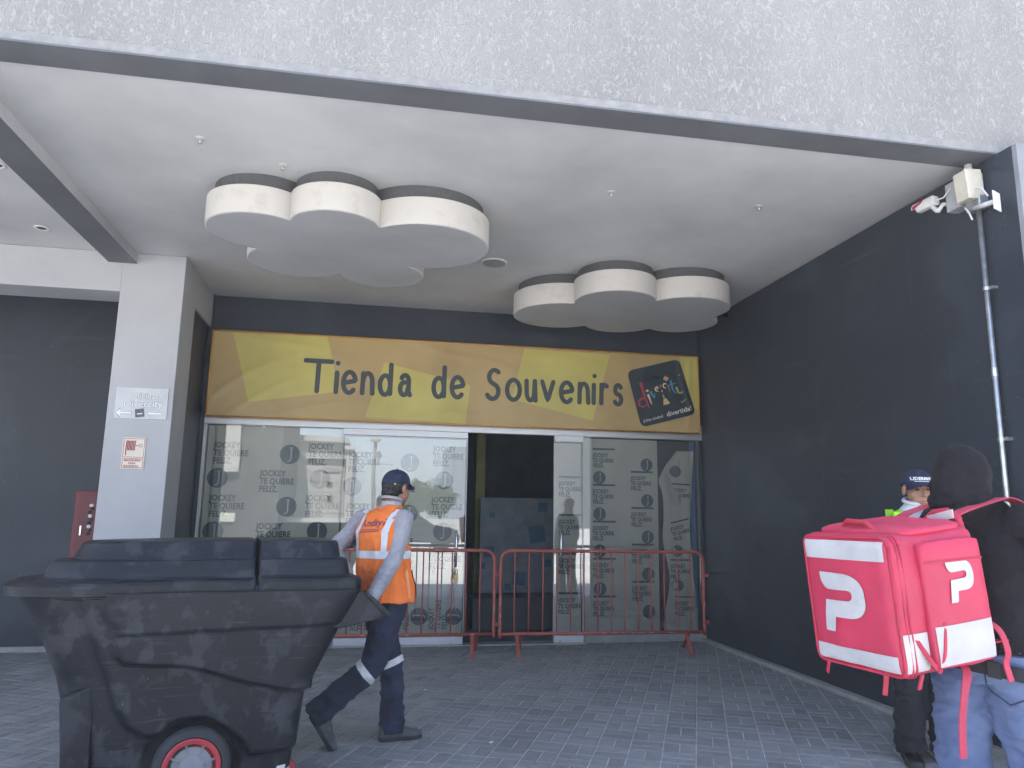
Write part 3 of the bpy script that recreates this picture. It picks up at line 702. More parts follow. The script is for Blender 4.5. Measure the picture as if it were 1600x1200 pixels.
# ------------------------------------------------------------------ things seen through the open door
r = empty('display_board', 'dim grey board with blue squares inside the shop', 'board')
YD = 10.1; a_, b_ = P(748, 926, 'Y', YD), P(905, 780, 'Y', YD)
MB().box((a_.x, YD, a_.z), (b_.x, YD+.05, b_.z)).build('panel', mat('grey_board', (.22, .25, .28), .8, var=.1), r)
M_bsq = mat('blue_square_print', (.05, .15, .23), .7)
for x, y, w_, a in ((764, 862, 17, 8), (769, 805, 9, -5), (839, 835, 27, 8), (811, 904, 21, -6), (856, 880, 12, 4), (793, 917, 10, 5), (848, 793, 16, 0), (753, 884, 10, 0)):
    q = P(x, y, 'Y', YD); h_ = w_*.0041; c, s2 = math.cos(math.radians(a))*h_, math.sin(math.radians(a))*h_
    MB().obox((q.x, YD-.003, q.z), (c, 0, s2), (0, .002, 0), (-s2, 0, c)).build('blue_square', M_bsq, r)
r = MB().box((a_.x-.15, YD-.5, 0), (b_.x, YD-.02, a_.z-.01)).build('shop_counter', mat('dark_counter', (.06, .068, .08), .6), None, bevel=.01); tag(r, 'low dark counter inside the shop below the grey board', 'counter')
q = P(742, 930, 'Y', YD+.3); r = MB().box((q.x-.03, YD+.25, 0), (q.x+.10, YD+.4, 2.9)).build('olive_post', mat('olive_paint', (.24, .25, .07), .7), None, bevel=.01); tag(r, 'olive green post just inside the open door', 'post')

# ------------------------------------------------------------------ padlock and chain on the left door handle
r = empty('padlock_and_chain', 'brass padlock with a hanging chain on the glass door handle', 'padlock')
MB().box((.915, D-.135, .70), (.965, D-.105, .755)).build('lock_body', M_brass, r, bevel=.005)
MB().tube([(.925, D-.12, .755), (.925, D-.12, .80), (.94, D-.12, .815), (.955, D-.12, .80), (.955, D-.12, .755)], .005, 8).build('shackle', M_chrome, r, smooth=True)
def link_ring(c, a, vert):
    b = MB(); pts = []
    for i in range(13):
        t = 2*math.pi*i/12; u_, w_ = .009*math.cos(t), .016*math.sin(t)
        pts.append((c[0]+(u_ if vert else 0)+a*w_, c[1]+(0 if vert else u_), c[2]+w_))
    return b.tube(pts, .0028, 6)
for strand, x0 in ((0, .905), (1, .945)):
    for k in range(15):
        z = .70-k*.022; link_ring((x0+.012*math.sin(k*.6+strand), D-.11, z), .2*math.sin(k), k % 2).build('chain_link', M_galv, r)

# ------------------------------------------------------------------ crowd barriers
def barrier(x0, x1, y, label):
    root = empty('crowd_barrier', label, 'barrier', 'red tubular crowd barriers before the shop')
    zt, zb, R = 1.04, .20, .11
    pts = [(x0, y, zb)]+[(x0+R-R*math.cos(a), y, zt-R+R*math.sin(a)) for a in [math.pi/2*i/8 for i in range(9)]]
    pts += [(x1-R+R*math.sin(a), y, zt-R+R*math.cos(a)) for a in [math.pi/2*i/8 for i in range(9)]]+[(x1, y, zb)]
    MB().tube([(x0, y, zb-.035)]+pts+[(x1, y, zb-.035)], .0175, 10).build('top_frame', M_red, root, smooth=True)
    MB().tube([(x0, y, zb), (x1, y, zb)], .0165, 10).build('bottom_rail', M_red, root, smooth=True)
    n = 14
    for i in range(1, n+1):
        x = x0+(x1-x0)*i/(n+1); dx = random.uniform(-.004, .004)
        MB().tube([(x, y, zb), (x+dx, y+random.uniform(-.004, .004), .62), (x, y, zt)], .0075, 8).build('bar', M_red, root, smooth=True)
    for x in (x0+.20, x1-.20):
        for s_ in (-1, 1):
            MB().obox((x+s_*.035*(1 if s_ < 0 else 1), y+s_*.12, zb/2-.002), (.018, 0, 0), (0, .005, 0), (.01*s_, .11*s_, -zb/2)).build('foot', M_red, root)
    for x, s_ in ((x0, -1), (x1, 1)):
        for z in (.79, .30):
            MB().box((min(x, x+s_*.055), y-.014, z-.018), (max(x, x+s_*.055), y+.014, z+.018)).build('coupling_hook', M_red, root, bevel=.003)
    for k in range(26):
        e = random.choice([(x0, random.uniform(.3, .8)), (x1, random.uniform(.3, .8)), (random.uniform(x0+.2, x1-.2), zt), (random.uniform(x0+.2, x1-.2), zb)])
        l = random.uniform(.008, .03); v_ = e[1] not in (zt, zb)
        MB().obox((e[0], y-.0165, e[1]), (.004 if v_ else l, 0, 0), (0, .0022, 0), (0, 0, l if v_ else .004)).build('paint_chip', M_redchip, root)
barrier(-.945, 1.292, 7.95, 'rusty red crowd barrier standing behind the worker in orange')
barrier(1.352, 3.60, 7.92, 'rusty red crowd barrier reaching to the charcoal right wall')

# ------------------------------------------------------------------ signs on the pillar
ys = YP-.012
sg = empty('office_sign', 'pale metal sign with an arrow on the grey pillar', 'sign')
M_sign = mat('pale_sign_sheet', (.62, .64, .66), .4, scale=4, var=.08)
M_sgl = mat('white_sign_letter', (.86, .86, .86), .5, var=.03); M_sgs = mat('grey_sign_outline', (.33, .34, .36), .6)
MB().box((-2.337, ys, 2.217), (-1.890, ys+.011, 2.505)).build('plate', M_sign, sg, bevel=.002)
def stxt(s, x, z, size, material, parent, y, bold=0):
    o = link('lettering', text_mesh(s, size, .0005, bold, material, 2), parent); o.matrix_world = Matrix.Translation((x, y, z)) @ Matrix.Rotation(math.pi/2, 4, 'X'); return o
for s_, x, z, sz in (('Oficinas', -2.215, 2.405, .075), ('Divercity', -2.265, 2.328, .09)):
    stxt(s_, x, z, sz, M_sgs, sg, ys-.001, .0035); stxt(s_, x, z, sz, M_sgl, sg, ys-.0025, .0004)
for b_ in (([(-2.325, 2.27), (-2.285, 2.305), (-2.285, 2.279), (-2.19, 2.279), (-2.19, 2.261), (-2.285, 2.261), (-2.285, 2.235)]), ([(-2.05, 2.279), (-1.93, 2.279), (-1.93, 2.261), (-2.05, 2.261)])):
    MB().prism(b_, 'Y', ys-.0015, ys+.001).build('arrow', M_sgl, sg)
    cx, cz = sum(p[0] for p in b_)/len(b_), sum(p[1] for p in b_)/len(b_)
    MB().prism([(cx+(x-cx)*1.05, cz+(z-cz)*1.35) for x, z in b_], 'Y', ys-.0008, ys+.001).build('arrow_outline', M_sgs, sg)
MB().obox((-2.12, ys-.001, 2.272), (.038, 0, .006), (0, .002, 0), (-.006, 0, .038)).build('emblem', mat('emblem_grey', (.16, .165, .18), .6), sg)
MB().obox((-2.118, ys-.0035, 2.264), (.022, 0, .004), (0, .0005, 0), (-.001, 0, .005)).build('emblem_mark', M_sgl, sg)
fs_ = empty('fire_hose_sign', 'cream safety sign with a red hose reel on the pillar', 'sign')
M_cr = mat('cream_sign', (.78, .72, .62), .45, var=.04); M_rd = mat('sign_red', (.42, .05, .06), .5)
MB().box((-2.237, ys+.002, 1.764), (-2.042, ys+.011, 2.047)).build('plate', M_cr, fs_, bevel=.002)
def frame(x0, x1, z0, z1, t, y):
    for a, c in (((x0, z0), (x1, z0+t)), ((x0, z1-t), (x1, z1)), ((x0, z0+t), (x0+t, z1-t)), ((x1-t, z0+t), (x1, z1-t))):
        MB().box((a[0], y, a[1]), (c[0], y+.002, c[1])).build('border', M_rd, fs_)
frame(-2.228, -2.051, 1.868, 2.038, .004, ys+.0005); frame(-2.228, -2.051, 1.773, 1.858, .004, ys+.0005)
for k in range(7):
    x = -2.207+k*.012
    MB().tube([(x, ys+.001, 1.93), (x+.004, ys+.001, 2.01), (x+.009, ys+.001, 2.018)], .0042, 6).build('hose_coil', M_rd, fs_)
MB().tube([(-2.205, ys+.001, 1.93), (-2.205, ys+.001, 1.885)], .004, 6).build('hose_nozzle', M_rd, fs_)
MB().tube([(-2.125, ys+.001, 1.975), (-2.098, ys+.001, 1.975)], .003, 6).build('pipe', M_rd, fs_)
MB().tube([(-2.083+.014*math.cos(t*math.pi/8), ys+.001, 1.975+.014*math.sin(t*math.pi/8)) for t in range(17)], .002, 6).build('valve_wheel', M_rd, fs_)
for k, s_ in enumerate(('MANGUERA', 'PARA', 'INCENDIO')):
    stxt(s_, -2.14-.0115*len(s_)*.78, 1.832-.026*k, .026, M_rd, fs_, ys+.001, .0005)
# red hose cabinet half hidden by the pillar
r = empty('fire_hose_cabinet', 'red fire hose cabinet on the dark wall behind the pillar', 'cabinet')
M_cab = mat('cabinet_red', (.20, .022, .03), .45, var=.1)
MB().box((-2.96, D-.20, .85), (-2.25, D-.022, 1.585)).build('box', M_cab, r, bevel=.006)
MB().box((-2.92, D-.21, .90), (-2.29, D-.2005, 1.545)).build('door', mat('cabinet_door_red', (.15, .018, .026), .4), r, bevel=.004)
MB().box((-2.885, D-.222, 1.14), (-2.868, D-.2105, 1.24)).build('latch', M_chrome, r, bevel=.003)
for k in range(9): MB().ell((-2.80+.01*math.sin(k*2), D-.213, 1.44-k*.035), (.02, 0, 0), (0, .004, 0), (0, 0, .018), 8, 6).build('hose_window_coil', M_plast_w if k % 3 == 0 else M_black, r)

# ------------------------------------------------------------------ conduit, junction box, security camera
r = empty('conduit_pole', 'thin galvanised conduit running up the charcoal right wall', 'conduit')
XP, YQ = 3.862, 4.055
MB().tube([(XP, YQ, 0), (XP, YQ, 3.44)], .0165, 14).build('pipe', M_galv, r, smooth=True)
for z in (2.9, 1.92, .77):
    MB().lathe((XP, YQ, z-.012), (0, 0, 1), [(.021, 0), (.021, .024)], 14).build('clamp', M_galv, r)
    MB().box((XP-.005, YQ-.05, z-.010), (XR, YQ-.018, z+.010)).build('clamp_tab', M_galv, r)
for z in (2.35, 1.25): MB().lathe((XP, YQ, z-.03), (0, 0, 1), [(.0165, 0), (.0195, .002), (.0195, .058), (.0165, .06)], 14).build('coupling', M_galv, r, angle=30)
r = empty('junction_box', 'ivory junction box with white conduit near the ceiling corner', 'junction box')
tz = math.radians(-7); bxx, bzz = V((math.cos(tz), .12, -math.sin(tz)))*.066, V((math.sin(tz)*.6, 0, 1))*.098
MB().obox((3.800, 4.06, 3.60), bxx, (0, .05, 0), bzz).build('box', M_plast_b, r, bevel=.005)
MB().obox((3.800, 4.006, 3.60), bxx*1.06, (0, .008, 0), bzz*1.04).build('cover', M_plast_b, r, bevel=.004)
MB().box((3.845, 4.03, 3.52), (3.896, 4.09, 3.70)).build('side_box', mat('grey_plastic', (.45, .46, .47), .5), r, bevel=.004)
MB().box((3.80, 4.14, 3.50), (3.895, 4.26, 3.70)).build('rear_box', mat('grey_plastic', (.45, .46, .47), .5), r, bevel=.006)
MB().tube([(3.845, 4.09, 3.66), (3.845, 4.09, ZC)], .024, 14).build('conduit', M_plast_w, r, smooth=True)
MB().box((3.82, 4.0, 3.44), (3.896, 4.12, 3.53)).build('fitting', M_galv, r, bevel=.008)
MB().limb([(3.80, 4.10, 3.47), (3.79, 4.06, 3.42), (3.78, 4.03, 3.36)], .006, 8).build('loose_cable', M_plast_w, r, smooth=True)
r = empty('camera_bracket', 'empty white wall bracket with square plate right of the junction box', 'bracket')
MB().tube([(3.80, 4.02, 3.435), (3.80, 3.86, 3.415)], .016, 12).build('arm', M_plast_w, r, smooth=True)
MB().obox((3.80, 3.845, 3.41), (.045, .02, 0), (0, .005, 0), (0, 0, .062)).build('plate', M_plast_w, r, bevel=.004)
MB().limb([(3.80, 3.985, 3.56), (3.79, 3.94, 3.54), (3.79, 3.90, 3.47)], .006, 8).build('cable', M_plast_w, r, smooth=True)
r = empty('security_camera', 'white bullet security camera with a red stripe on a wall arm', 'camera')
h0, h1 = P(1436, 326, 'X', 3.75), P(1462, 313, 'X', 3.77); ax = (h1-h0).normalized(); sd_ = ax.cross(V((0,0,1))).normalized(); up = sd_.cross(ax)
b = MB(); rr = []
for t, s_ in ((-.02, .92), (0, 1), (1, 1), (1.03, .85)):
    c = h0+(h1-h0)*t
    rr.append([c+sd_*(.034*s_*math.copysign(abs(math.cos(a))**.6, math.cos(a)))+up*(.034*s_*math.copysign(abs(math.sin(a))**.6, math.sin(a))) for a in [2*math.pi*i/24 for i in range(24)]])
b.rings(rr).build('housing', M_plast_w, r, angle=35)
b = MB(); c0, c1 = h0-ax*.03, h1-ax*.01
for_ = []
for c in (c0, c1): for_.append([c+sd_*(.041*math.cos(a))+up*(.039*math.sin(a)+.003) for a in [math.radians(d_) for d_ in range(-20, 201, 20)]]+[c+sd_*(.038*math.cos(a))+up*(.036*math.sin(a)+.003) for a in [math.radians(d_) for d_ in range(200, -21, -20)]])
b.rings(for_).build('sun_shield', M_plast_w, r, angle=40)
MB().lathe(h0+ax*-.004, -ax, [(.029, 0), (.029, .006), (.024, .006), (.001, .004)], 20).build('lens', mat('lens_black', (.005, .005, .006), .1), r)
sdc = sd_ if sd_.dot(CAM-h0) > 0 else -sd_
MB().add([h0+(h1-h0)*t+sdc*.042+up*z for t, z in ((-.15, .012), (.55, .03), (.38, .008), (-.15, -.012))]+[h0+(h1-h0)*t+sdc*.038+up*z for t, z in ((-.15, .012), (.55, .03), (.38, .008), (-.15, -.012))], [(0,1,2,3),(4,7,6,5),(0,1,5,4),(1,2,6,5),(2,3,7,6),(3,0,4,7)]).build('red_stripe', mat('camera_red', (.45, .03, .06), .4), r)
MB().limb([h1-ax*.03-up*.04, h1-up*.075, h1+ax*.015-up*.085, (3.80, 4.29, 3.575), (3.885, 4.25, 3.565)], [.014, .018, .017, .015, .017], 12).build('arm', M_plast_w, r, smooth=True)
MB().box((3.885, 4.20, 3.52), (3.899, 4.30, 3.61)).build('wall_plate', M_plast_w, r, bevel=.004)
MB().limb([h1, h1+V((.02, -.05, .0)), (3.79, 4.2, 3.65)], .005, 8).build('cable', M_plast_w, r, smooth=True)

# ------------------------------------------------------------------ wheeled refuse cart
ANG = math.radians(11.4); CO = V((-.853, 4.458, 0))
cart = empty('refuse_cart', 'big scuffed black plastic refuse cart with a stepped lid and red-rimmed wheel', 'refuse cart')
CM = Matrix.Translation(CO) @ Matrix.Rotation(ANG, 4, 'Z'); CI = CM.inverted(); cart.matrix_world = CM
def side_px(x, y, ly=-.37):                # photo point on the near side of the cart, as (length, height)
    a, d = CI @ CAM, CI.to_3x3() @ ray(x, y); p = a+d*((ly-a.y)/d.y); return p.x, p.z
def scuffed():
    m = bpy.data.materials.new('scuffed_black_plastic'); m.use_nodes = True; n = m.node_tree; L = n.links; b = n.nodes['Principled BSDF']
    tc = n.nodes.new('ShaderNodeTexCoord')
    def nz(sc, st=(1,1,1), det=6, dist=0):
        mp = n.nodes.new('ShaderNodeMapping'); mp.inputs['Scale'].default_value = st; L.new(tc.outputs['Object'], mp.inputs[0])
        t = n.nodes.new('ShaderNodeTexNoise'); t.inputs['Scale'].default_value = sc; t.inputs['Detail'].default_value = det; t.inputs['Distortion'].default_value = dist; t.inputs['Roughness'].default_value = .6
        L.new(mp.outputs[0], t.inputs['Vector']); return t.outputs[0]
    def ramp(x, a, c, ca, cb):
        r = n.nodes.new('ShaderNodeValToRGB'); r.color_ramp.elements[0].position = a; r.color_ramp.elements[1].position = c
        r.color_ramp.elements[0].color = (*ca, 1); r.color_ramp.elements[1].color = (*cb, 1); L.new(x, r.inputs[0]); return r.outputs[0]
    def mix(f, a, c):
        q = n.nodes.new('ShaderNodeMix'); q.data_type = 'RGBA'; L.new(f, q.inputs['Factor']); L.new(a, q.inputs['A']); L.new(c, q.inputs['B']); return q.outputs['Result']
    base = ramp(nz(2.2), .3, .7, (.006, .008, .012), (.012, .014, .020))
    dust = ramp(nz(5, (1, 1, 1), 9, .3), .3, .7, (.07, .07, .082), (.11, .108, .118))
    patch = ramp(nz(7.5, (1, 1, .8), 12, .2), .52, .585, (0, 0, 0), (.29, .29, .29))
    scr = ramp(nz(8, (.5, .5, 12), 9), .60, .70, (0, 0, 0), (.35, .35, .35))
    spk = ramp(nz(75, (1, 1, 1), 1), .80, .82, (0, 0, 0), (.35, .35, .35))
    c = mix(patch, base, dust); c = mix(scr, c, dust); white = ramp(nz(3), 0, 1, (.4, .4, .4), (.5, .5, .5)); c = mix(spk, c, white)
    L.new(c, b.inputs['Base Color']); b.inputs['Roughness'].default_value = .5; b.inputs['Specular IOR Level'].default_value = .3
    r = ramp(patch, 0, .5, (.45,)*3, (.72,)*3); L.new(r, b.inputs['Roughness'])
    bp = n.nodes.new('ShaderNodeBump'); bp.inputs['Strength'].default_value = .12; bp.inputs['Distance'].default_value = .01
    L.new(nz(14, (1, 1, 2)), bp.inputs['Height']); L.new(bp.outputs[0], b.inputs['Normal'])
    return m
M_cart = scuffed()
def rrect(xl, xr, hw, rl, rr, n=14, straight=44):
    """rounded outline, long rounded nose at the left; returns list starting at the near right corner, going left"""
    pts = []
    def corner(cx, cy, rx, ry, a0, a1):
        for i in range(n+1):
            a = math.radians(a0+(a1-a0)*i/n); pts.append((cx+rx*math.cos(a), cy+ry*math.sin(a)))
    ry = min(hw*.96, rl*.8)
    for i in range(straight): pts.append((xr-rr-(xr-rr-xl-rl)*i/straight, -hw))
    corner(xl+rl, -hw+ry, rl, ry, 270, 180); corner(xl+rl, hw-ry, rl, ry, 180, 90)
    for i in range(1, straight): pts.append((xl+rl+(xr-rr-xl-rl)*i/straight, hw))
    corner(xr-rr, hw-rr, rr, rr, 90, 0); corner(xr-rr, -hw+rr, rr, rr, 0, -90)
    return pts[:-1]
upA = [side_px(*p) for p in ((159, 915), (178, 994), (184, 1028), (200, 1040), (291, 1041), (341, 1054), (388, 1068), (440, 1077), (490, 1082), (560, 915))]
creaseL = [side_px(190, 994), side_px(535, 975)]
loB = [side_px(*p, -.345) for p in ((118, 915), (132, 963), (150, 1020), (167, 1068), (180, 1110), (196, 1138), (222, 1155), (272, 1149), (305, 1136), (340, 1133), (368, 1150), (390, 1181), (470, 1172), (500, 1080), (560, 915))]
def sdist(poly, x, z):
    inside = False; best = 9
    for i in range(len(poly)):
        (ax, ay), (bx, by) = poly[i-1], poly[i]
        if (ay > z) != (by > z) and x < (bx-ax)*(z-ay)/(by-ay)+ax: inside = not inside
        dx, dy = bx-ax, by-ay; t = max(0, min(1, ((x-ax)*dx+(z-ay)*dy)/(dx*dx+dy*dy))); best = min(best, math.hypot(x-ax-t*dx, z-ay-t*dy))
    return best if inside else -best
def sst(x): x = max(0, min(1, x)); return x*x*(3-2*x)
def lerp(tab, z):
    for (z0, v0), (z1, v1) in zip(tab, tab[1:]):
        if z <= z1: return v0+(v1-v0)*max(0, (z-z0)/(z1-z0))
    return tab[-1][1]
XRt = [(.10, .46), (.22, .47), (.56, .50), (.60, .52), (1.0, .72)]
XLt = [(.10, -.56), (.30, -.59), (.60, -.67), (.85, -.78), (1.0, -.88)]
HWt = [(.10, .285), (.3, .295), (.6, .305), (1.0, .332)]
rings = []; NZ = 96
for k in range(NZ+1):
    z = .10+.905*k/NZ
    o = rrect(lerp(XLt, z), lerp(XRt, z), lerp(HWt, z), .22, .09); rg = []
    for i, (x, y) in enumerate(o):
        nb = (o[i-1], o[(i+1) % len(o)]); tx, ty = nb[1][0]-nb[0][0], nb[1][1]-nb[0][1]; l = math.hypot(tx, ty); nx_, ny_ = -ty/l*-1, tx/l*-1
        if nx_*(x+.2)+ny_*y < 0: nx_, ny_ = -nx_, -ny_
        sidew = sst((abs(ny_)-.25)/.5)
        xs_ = x if abs(ny_) > .9 else x
        h = .040*sst((sdist(loB, xs_, z)+.012)/.026)+.046*sst((sdist(upA, xs_, z)+.010)/.018)
        cz = lerp([(creaseL[0][0], creaseL[0][1]), (creaseL[1][0], creaseL[1][1])], x)
        if x > creaseL[0][0]-.02: h += .012*sst((z-cz)/.012)*sst((sdist(upA, xs_, z))/.02)
        dw = math.hypot(x+.02, z-.18); h -= .04*sst((.228-dw)/.03)
        h += .003*noise.noise((x*2.2, y*2, z*3)); h *= sidew
        rg.append((x+nx_*h, y+ny_*h, z))
    rings.append(rg)
MB().rings(rings).build('tub', M_cart, cart, smooth=True)
def scale_o(ins, insl=None, insr=None): return rrect(-.925+(insl if insl is not None else ins), .76-(insr if insr is not None else ins), .40-ins, .45, .10)
def ringz(o, z, warp=0): return [(x, y, z+warp*math.sin(x*5+y*3)) for x, y in o]
MB().rings([ringz(scale_o(.06), .970), ringz(scale_o(.03), .972), ringz(scale_o(.02), .980), ringz(scale_o(.02), 1.022), ringz(scale_o(.03), 1.032), ringz(scale_o(.06), 1.034)]).build('rim', M_cart, cart, angle=50)
def lid(xl, xr, rl, rr, sl, sr, name):
    def oo(i, kl, kr): return rrect(xl+i*kl, xr-i*kr, .392-i, max(.02, rl), rr, 12, 30)
    prof = [(.0, .990), (-.012, .996), (-.014, 1.040), (-.006, 1.054), (.012, 1.060), (.045, 1.064), (.055, 1.074), (.07, 1.142), (.075, 1.150), (.105, 1.152), (.112, 1.160), (.128, 1.232), (.138, 1.244), (.20, 1.250)]
    MB().rings([[(x, y, z+.006*math.sin(2.2*x+.5)+.003*noise.noise((x*3, y*3, 1))) for x, y in oo(i, sl, sr)] for i, z in prof]).build(name, M_cart, cart, angle=32)
lid(-.915, .215, .42, .03, 2.2, .02, 'lid'); lid(.228, .752, .03, .07, .02, .8, 'lid')
for s_ in (-1, 1):       # handle wings and bar at the pulling end
    wq = [(.60, .99), (.775, .985), (.905, .865), (.895, .845), (.80, .83), (.66, .80), (.56, .80)]
    MB().prism(wq, 'Y', s_*.36-.02, s_*.36+.02).build('handle_wing', M_cart, cart, bevel=.008)
MB().obox((.845, -.362, .925), (.068, 0, -.062), (0, .034, 0), (.007, 0, .008)).build('wing_flange', M_cart, cart, bevel=.004)
MB().obox((.845, .362, .925), (.068, 0, -.062), (0, .034, 0), (.007, 0, .008)).build('wing_flange', M_cart, cart, bevel=.004)
MB().tube([(.86, -.345, .875), (.86, .345, .875)], .018, 12).build('handle_bar', M_cart, cart, smooth=True)
# legs of the moulded base at the nose
for y in (-.21, .21): MB().prism([(-.625, .52), (-.48, .58), (-.46, .02), (-.575, .02), (-.60, .30)], 'Y', y-.09, y+.09).build('base_leg', M_cart, cart, bevel=.02)
M_tyre = mat('tyre_rubber', (.03, .032, .036), .75, var=.2, scale=15); M_wred = mat('wheel_red', (.42, .035, .045), .45, var=.12); M_hub = mat('hub_grey', (.20, .21, .225), .5, var=.1)
for s_ in (-1, 1):
    wh = empty('wheel', 'wheel', None); wh.parent = cart; del wh['label']
    y0 = s_*.335
    MB().lathe((-.02, y0, .18), (0, s_, 0), [(.12, -.035), (.165, -.03), (.180, -.012), (.180, .022), (.170, .036), (.140, .042), (.130, .030)], 40).build('tyre', M_tyre, wh, angle=40)
    MB().lathe((-.02, y0, .18), (0, s_, 0), [(.133, .03), (.134, .042), (.128, .047), (.112, .045), (.107, .030), (.10, .0)], 40).build('rim', M_wred, wh, angle=40)
    MB().lathe((-.02, y0, .18), (0, s_, 0), [(.110, .0), (.110, .028), (.06, .034), (.05, .046), (.035, .050), (.001, .050)], 40).build('hub', M_hub, wh, angle=40)
    for k in range(8):
        a = 2*math.pi*k/8+.3; c, sn = math.cos(a), math.sin(a)
        MB().obox((-.02+.082*c, y0+s_*.033, .18+.082*sn), (.030*c, 0, .030*sn), (0, .004, 0), (-.005*sn, 0, .005*c)).build('spoke', M_hub, wh, bevel=.003)
for x in (-.80, .43):
    for y in (-.16, .16) if x > 0 else (0,):
        MB().lathe((x if x > 0 else -.55, y-.02, .065), (0, 1, 0), [(.03, 0), (.062, .004), (.065, .02), (.062, .036), (.03, .04)], 20).build('caster_wheel', M_wred, cart, angle=40)
        MB().box(((x if x > 0 else -.55)-.012, y-.035, .05), ((x if x > 0 else -.55)+.03, y-.025, .15)).build('caster_fork', M_galv, cart)
MB().obox((.40, -.30, .10), (.022, .01, 0), (0, .003, 0), (.006, 0, .03)).build('caster_guard', M_plast_w, cart)

# ------------------------------------------------------------------ what stands behind the viewer, mirrored in the glass
def facade(root, x0, x1, y, z1, depth, m, nx, nz, m2, wz0=1.5, ww=.5, wh=.5):
    MB().box((x0, y-depth, 0), (x1, y, z1)).build('wall', m, root)
    MB().box((x0-.15, y-depth-.1, z1), (x1+.15, y+.15, z1+.25)).build('parapet', m, root)
    for i in range(nx):
        for j in range(nz):
            cx = x0+(x1-x0)*(i+.5)/nx; cz = wz0+(z1-wz0)*(j+.5)/nz
            dx, dz = (x1-x0)/nx*ww/2, (z1-wz0)/nz*wh/2
            MB().box((cx-dx, y+.002, cz-dz), (cx+dx, y+.06, cz+dz)).build('window', m2, root)
M_fw = mat('sunlit_white_render', (.42, .41, .39), .8, scale=.8, col2=(.34, .33, .31)); M_win = mat('dark_window', (.05, .06, .07), .15)
M_fd = mat('dark_render', (.07, .07, .068), .8); M_fb = mat('beige_render', (.42, .37, .27), .85); M_fg = mat('blue_grey_cladding', (.16, .2, .24), .4)
r = empty('white_building', 'white building with two small windows mirrored in the left shop window', 'building')
a, b_ = refl(450, 690, -30), refl(541, 690, -30); zt = refl(500, 690, -30).z
MB().box((a.x, -44, 0), (b_.x, -30, zt)).build('wall', M_fw, r); MB().box((a.x-.2, -44, zt), (b_.x+.2, -29.6, zt+.35)).build('parapet', M_fw, r)
MB().box((a.x-.05, -29.99, zt-1.1), (b_.x+.05, -29.8, zt-.8)).build('cornice', M_fw, r)
for y in (757, 779):
    p = refl(514, y, -30); MB().box((p.x-.17, -29.99, p.z-.15), (p.x+.17, -29.95, p.z+.15)).build('window', M_win, r)
p0, p1 = refl(505, 737, -30), refl(530, 731, -30); MB().box((p0.x, -29.99, p0.z), (p1.x, -29.93, p1.z)).build('window', mat('grey_louvre', (.25, .25, .25), .7), r)
for k in range(1, 7): MB().box((a.x, -29.995, zt-1.2-k*.62), (b_.x, -29.985, zt-1.18-k*.62)).build('panel_joint', M_concrete, r)
p = refl(482, 800, -30); MB().box((p.x-.02, -29.99, 0), (p.x+.02, -29.95, zt-1.2)).build('downpipe', M_concrete, r)
a2, b2 = refl(541.5, 702, -29), refl(552, 702, -29)
MB().box((a2.x, -40, 0), (b2.x, -29, a2.z)).build('stair_tower', M_fw, r); MB().box((a2.x-.1, -40, a2.z), (b2.x+.1, -28.8, a2.z+.25)).build('tower_cap', M_fw, r)
r = empty('shaded_building', 'dark building with one pale pier mirrored at the left end of the shop window', 'building')
a, b_ = refl(150, 700, -22), refl(441, 700, -22)
MB().box((a.x, -30, 0), (b_.x, -22, 9)).build('wall', M_fd, r)  # shadowed side of the block, put into the dark wall colour
p0, p1 = refl(352, 700, -21.9), refl(376, 700, -21.9); pz = refl(360, 737, -21.9).z
MB().box((p0.x, -21.99, pz), (p1.x, -21.7, 9)).build('pier', M_fw, r)
q0, q1 = refl(344, 800, -21.9), refl(368, 800, -21.9); MB().box((q0.x, -21.99, .9), (q1.x, -21.9, q0.z)).build('lit_patch_panel', mat('lit_patch_green', (.5, .52, .44), .8), r)  # lit area put into the pale colour of an added panel
def tower(x0, x1, yt, Yr, m, nx, nz, label, name='apartment_tower', depth=20):
    a, b_ = refl(x0, yt, Yr), refl(x1, yt, Yr); rr = empty(name, label, 'tower'); facade(rr, a.x, b_.x, Yr, a.z, depth, m, nx, nz, M_win, 4)
tower(577, 612, 763, -240, M_fw, 3, 8, 'pale apartment tower mirrored left of the cap in the door glass')
tower(649, 672, 758, -260, M_fb, 3, 8, 'beige apartment tower mirrored right of the cap in the door glass')
tower(674, 704, 746, -250, M_fg, 3, 9, 'grey blue office tower mirrored in the door glass beside the beige one', 'office_tower')
tower(704, 735, 700, -150, M_fg, 4, 11, 'tallest grey tower mirrored at the edge of the open door', 'office_tower')
tower(858, 905, 748, -90, M_fw, 3, 7, 'white layered building mirrored in the narrow glass strip', 'layered_building')
tower(906, 1180, 600, -70, M_fd, 12, 9, 'broad dark building mirrored in the right shop window', 'dark_building')
r = empty('lamp_post', 'grey lamp post with a floodlight mirrored in the door glass', 'lamp post')
p = refl(587, 690, -18); MB().limb([(p.x, -18, 0), (p.x, -18, p.z)], [.11, .08], 12, (True, False)).build('pole', mat('post_grey', (.3, .3, .29), .6), r, smooth=True)
MB().lathe((p.x, -18, p.z), (0, 0, 1), [(.1, 0), (.28, .08), (.28, .16), (.05, .22)], 12).build('lamp_head', M_fw, r)
q = refl(593, 712, -18); MB().obox((q.x, -17.9, q.z), (.09, 0, .09), (0, .08, 0), (-.09, 0, .13)).build('floodlight', M_hub, r); 
q = refl(600, 726, -18); MB().tube([(p.x-.9, -18, q.z+.02), (p.x+.9, -18, q.z)], .02, 6).build('cross_arm', M_hub, r)
